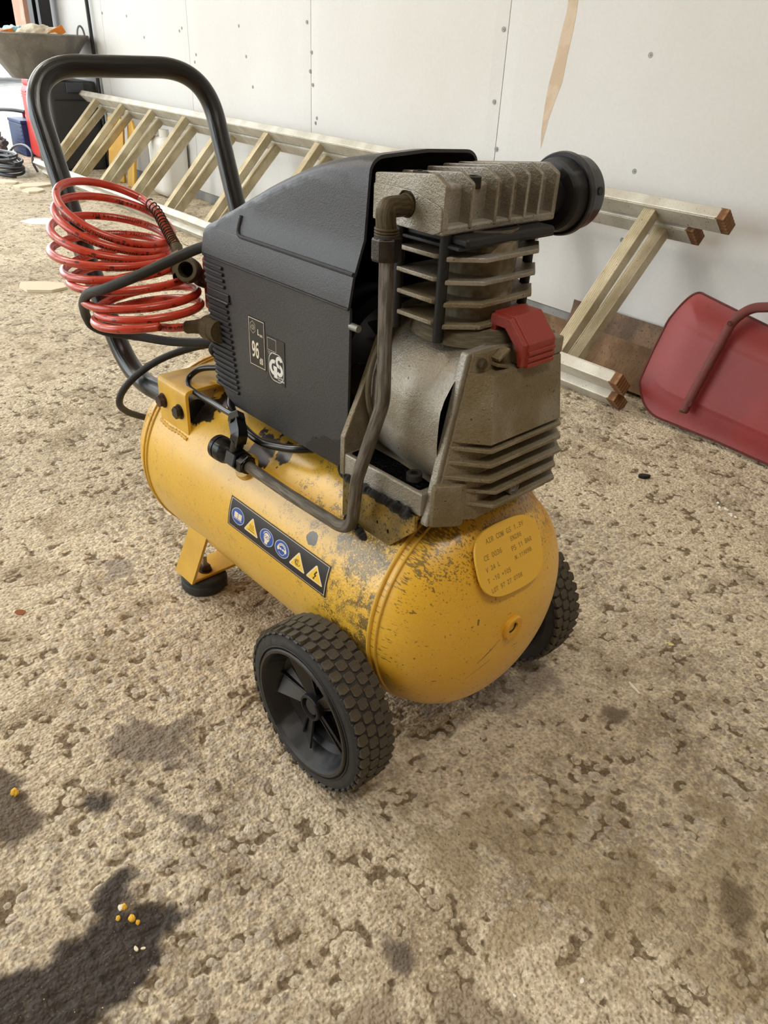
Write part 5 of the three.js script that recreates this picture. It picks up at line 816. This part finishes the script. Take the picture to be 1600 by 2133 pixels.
{
  // dark cables in coils on the floor in front of the can
  const coil = (name, label, cs, cd, r, turns, rr, y0, seed, mat, squash = 0.62, grp) => { const R = rng(seed), pts = [], o = inRoom(thing(name, label, 'cable', [0, 0, 0], 0, grp)); for (let i = 0; i <= turns * 26; i++) { const a = i / 26 * Math.PI * 2, q = r * (1 + 0.10 * (fbm(i * 0.03 + seed, seed, 2) - 0.5) * 2); pts.push(V(cs + q * Math.cos(a), y0 + rr + (i / (turns * 26)) * rr * 2 * turns * 0.8 + 0.004 * Math.sin(a * 1.7), cd + q * squash * Math.sin(a))); } mesh('cable_coil', sweep(smooth(pts, pts.length * 3), rr, 8), mat, o); return o; };
  const m1 = phy({ color: 0x1a1a1d, roughness: 0.35 }), m2 = phy({ color: 0x4c4c52, roughness: 0.4 });
  coil('cable_coil', 'widest black cable coil lying flat on the floor in front of the red can', -3.9, -0.72, 0.24, 5, 0.007, 0, 4, m1, 0.36);
  coil('cable_coil', 'grey cable coil lying on top of the black coil by the door', -3.95, -0.72, 0.19, 2, 0.006, 0.058, 6, m2, 0.4);
  const o = inRoom(thing('loose_cable', 'thin grey cable arching up in one loop behind the cable coils', 'cable'));
  mesh('cable', sweep(smooth([V(-4.2, 0.006, -0.80), V(-4.12, 0.05, -0.82), V(-4.03, 0.1, -0.84), V(-3.93, 0.115, -0.86), V(-3.82, 0.09, -0.86), V(-3.8, 0.05, -0.85), V(-3.78, 0.006, -0.86)], 120), 0.006, 10), m2, o);
  const o2 = inRoom(thing('black_cable', 'black cable hanging over the blue box toward the door', 'cable'));
  mesh('cable', sweep(smooth([V(-4.46, 0.225, -1.05), V(-4.56, 0.228, -1.0), V(-4.7, 0.21, -0.95), V(-4.8, 0.13, -0.93), V(-4.85, 0.02, -0.92), V(-4.95, -0.02, -0.9)], 60), 0.010, 10), m1, o2);
  const rag = inRoom(thing('grey_rag', 'grey rag in a heap at the foot of the blue box', 'rag')); const q = mesh('rag', lumpGeo(0.1, 0.06, 0.08, 0.45, 2, 33), std({ color: 0x8b8680, roughness: 0.9 }), rag); q.position.set(-4.62, 0.055, -0.86);
}
{
  // posts in the corner by the door
  const steel = std({ color: 0x55545a, roughness: 0.5, metalness: 0.2 }), dark = std({ color: 0x161518, roughness: 0.5 });
  const c = inRoom(thing('steel_channel', 'tall upright steel channel with black flanges in the corner beside the door', 'channel'));
  mesh('web', box(0.11, 2.2, 0.006, 0.001, -4.325, 1.1, -1.213), steel, c);
  mesh('flange', box(0.008, 2.2, 0.06, 0.002, -4.266, 1.1, -1.186), dark, c); mesh('flange', box(0.008, 2.2, 0.06, 0.002, -4.384, 1.1, -1.186), dark, c);
  mesh('lip', box(0.045, 2.2, 0.006, 0.002, -4.28, 1.1, -1.157), dark, c); mesh('lip', box(0.075, 2.2, 0.006, 0.002, -4.40, 1.1, -1.157), dark, c);
  const r = inRoom(thing('thin_rod', 'thin dark rod leaning against the wall just right of the steel channel', 'rod'));
  mesh('rod', rod(V(-3.765, 0.0, -1.235), V(-3.87, 1.9, -1.247), 0.009, 0.009, 12), dark, r);
  // yellow boards and a white can behind the ladder
  const yel = std({ map: rep(mottled([214, 172, 66], [196, 150, 60], [130, 98, 48], { cell: 5 }), 4), roughness: 0.6 });
  const slab = (label, s, d, w, h, tilt, lean, grp) => { const o = inRoom(thing('yellow_board', label, 'board', [0, 0, 0], 0, grp)); const g = prism([[-w / 2, 0], [w / 2, 0], [w / 2, h * 0.86], [w * 0.1, h], [-w / 2, h * 0.9]], V(0, 0, 0), EX, EY, EZ, 0.012, 0.002); const m = mesh('board', g, yel, o); m.position.set(s, 0.001, d); m.rotation.set(-lean, tilt, 0); };
  slab('yellow board leaning on the wall behind the second gap of ladder rungs', -3.4, -1.13, 0.11, 0.31, 0.3, 0.1);
  slab('wider yellow board leaning on the wall behind the third gap of ladder rungs', -3.2, -1.12, 0.15, 0.29, -0.2, 0.12);
  const w = inRoom(thing('white_canister', 'white rounded plastic canister on the floor behind the ladder, right of the yellow boards', 'canister'));
  mesh('canister_body', box(0.17, 0.25, 0.13, 0.035, -2.93, 0.126, -1.19), phy({ color: 0xe4e2dc, roughness: 0.45 }), w); mesh('canister_cap', cyl(0.022, 0.022, 0.03, 24, -2.9, 0.264, -1.165), phy({ color: 0xdddad2, roughness: 0.45 }), w);
}
// ---------- outside: a pale car on the yard ----------
{
  const c = inRoom(thing('parked_car', 'pale blue car parked outside in the bright yard, seen through the door', 'car'));
  const X0 = -15.5, D0 = -2.6, paint = phy({ color: 0xa9c3cf, roughness: 0.3 }), gl = phy({ color: 0x39465c, roughness: 0.2 });
  mesh('car_body', prism(roundPoly([[-2, 0.3], [2, 0.3], [2.05, 0.75], [1.2, 0.92], [0.55, 1.42], [-1.1, 1.45], [-1.75, 0.95], [-2.05, 0.85]], 0.12, 5), V(X0, 0, D0 - 0.85), V(0.5, 0, 0.87), EY, V(-0.87, 0, 0.5).negate(), 1.6, 0.06), paint, c);
  mesh('car_window', prism([[-1.45, 0.97], [0.95, 0.97], [0.5, 1.36], [-1.05, 1.38]], V(X0, 0, D0 - 0.85), V(0.5, 0, 0.87), EY, V(-0.87, 0, 0.5).negate(), 1.63, 0.01), gl, c);
  for (const a of [-1.25, 1.25]) mesh('car_wheel', turned(V(X0 + 0.5 * a + 1.44, 0.29, D0 - 0.85 + 0.87 * a - 0.82), V(0.87, 0, -0.5), [[-0.1, 0.0001], [-0.1, 0.29], [0.06, 0.31], [0.08, 0.29], [0.08, 0.19], [0.04, 0.17], [0.04, 0.0001]], 32), M.black, c);
}
// ---------- small litter on the floor ----------
{
  const paper = (hex) => std({ color: hex, roughness: 0.85 });
  const flake = (name, label, cat, x, z, w, d, th, mat, seed, ry = 0, grp, room = false) => { const R = rng(seed), n = 7, o = roundPoly(Array.from({ length: n }, (_, i) => { const a = i / n * Math.PI * 2, k = 0.75 + 0.35 * R(); return [w / 2 * k * Math.cos(a), d / 2 * k * Math.sin(a)]; }), 0.002, 2); const g = prism(o, V(0, 0, 0), EX, V(0, 0, -1), EY, th, Math.min(th * 0.2, 0.0004)); const t = thing(name, label, cat, [x, 0, z], ry, grp); if (room) { const q = V(x, 0, z).applyAxisAngle(EY, WALL_TURN); t.position.copy(q); } const m = mesh(name.split('_').pop() + '_piece', g, mat, t); m.position.y = room ? -0.0012 : floorHeight(x, z) - 0.0004; return t; };
  const maize = paper(0xe6b53c), cream = paper(0xeadfc4), white = paper(0xf2f0ea);
  [[.179, .3655, .0052, 1, 'yellow crumb at the top of the group on the big black stain'], [.185, .3735, .004, 2, 'small yellow crumb at the left of the group on the black stain'], [.1925, .3650, .0056, 1, 'yellow crumb in the middle of the group on the black stain'], [.1985, .3625, .0038, 1, 'yellow crumb at the right of the group on the black stain'], [.003, .392, .0075, 1, 'yellow crumb on the dark stain at the left edge of the floor'], [.178, .3675, .005, 3, 'pale crumb just below the topmost yellow crumb on the black stain']].forEach(([x, z, s, c, l], i) => { const t = thing('floor_crumb', l, 'crumb', [x, 0, z]); const m = mesh('crumb', lumpGeo(s * 0.55, s * 0.4, s * 0.45, 0.3, 1.5, i * 5 + 2, 2), c === 3 ? cream : maize, t); m.position.y = floorHeight(x, z) + s * 0.2; });
  [[.218, .374, .006, 'pale splinter on the left of the pair lying low on the black stain'], [.2215, .3695, .0045, 'pale splinter on the right of the pair lying low on the black stain'], [.474, .117, .006, 'white chip alone on the dark floor at the lower right'], [.445, .167, .004, 'smallest white chip alone on the floor near the bottom edge']].forEach(([x, z, s, l], i) => flake('pale_chip', l, 'chip', x, z, s, s * 0.55, 0.0015, i < 2 ? cream : white, 40 + i, i));
  for (let i = 0; i < 7; i++) { const R = rng(60 + i); flake('plaster_chip', 'white plaster crumb among the scatter on the floor in front of the red tray', 'chip', 0.165 + i * 0.007 + R() * 0.006, -0.715 + i * 0.0035 + R() * 0.012, 0.006 + R() * 0.006, 0.005, 0.0018, white, 70 + i, R() * 3, 'plaster crumbs by the red tray'); }
  flake('dry_leaf', 'small rust-brown leaf lying on the floor left of the yellow foot', 'leaf', -.269, .285, .018, .012, .0012, paper(0x8a4f2a), 90, 0.6);
  flake('bark_bit', 'black bit of bark lying on the floor between the pump and the red tray', 'bark', .037, -.693, .026, .012, .006, paper(0x1d1a17), 91, 0.9);
  flake('wood_splinter', 'pale wood splinter lying on the floor right of the far wheel', 'splinter', .318, -.21, .026, .0035, .0016, cream, 92, -0.35);
  flake('yellow_scrap', 'tiny yellow paper scrap lying on the floor right of the far wheel', 'scrap', .304, -.316, .014, .006, .0006, paper(0xd8cf86), 93, 0.5);
  flake('paper_label', 'white rectangular paper label lying flat on the floor in front of the ladder', 'label', -2.569, -.654, .16, .12, .002, white, 94, 0.7);
  const tornM = paper(0xd9cdb4);
  [[-1.70, -.20, .15, .10, 'torn cream paper lying on the floor left of the red hose', 95], [-3.42, -.73, .2, .12, 'crumpled beige paper on the floor in front of the black cables', 96], [-3.28, -.68, .14, .1, 'square beige paper scrap right of the crumpled one by the cables', 97], [-3.55, -.64, .16, .08, 'pale torn paper at the left edge in front of the cables', 98], [-2.95, -.74, .12, .05, 'narrow beige paper strip on the floor below the ladder end', 99]].forEach(([s, d, w, h, l, k]) => flake('torn_paper', l, 'paper', s, d, w, h, 0.008, tornM, k, k, null, true));
  // grit too small to count
  const R = rng(123), N = 2600, g = new THREE.IcosahedronGeometry(1, 0), im = new THREE.InstancedMesh(g, std({ color: 0xffffff, roughness: 0.8 }), N); im.name = 'floor_grit'; im.userData.kind = 'stuff'; im.userData.label = 'loose sand and grit scattered over the whole concrete floor'; im.userData.category = 'grit';
  const mm = new THREE.Matrix4(), q = new THREE.Quaternion(), col = new THREE.Color();
  for (let i = 0; i < N; i++) { const x = -0.7 + 1.4 * R(), z = -0.95 + 1.48 * R(), s = 0.0004 + 0.0011 * R() * R(); q.setFromEuler(new THREE.Euler(R() * 3, R() * 3, R() * 3)); mm.compose(V(x, floorHeight(x, z) + s * 0.3, z), q, V(s, s * 0.7, s * (0.6 + R()))); im.setMatrixAt(i, mm); const k = R(); im.setColorAt(i, col.set(k > 0.72 ? 0xd9c79a : k > 0.4 ? 0xa89270 : 0x6d6152)); }
  im.castShadow = im.receiveShadow = true; scene.add(im);
}
renderer.render(scene, camera);
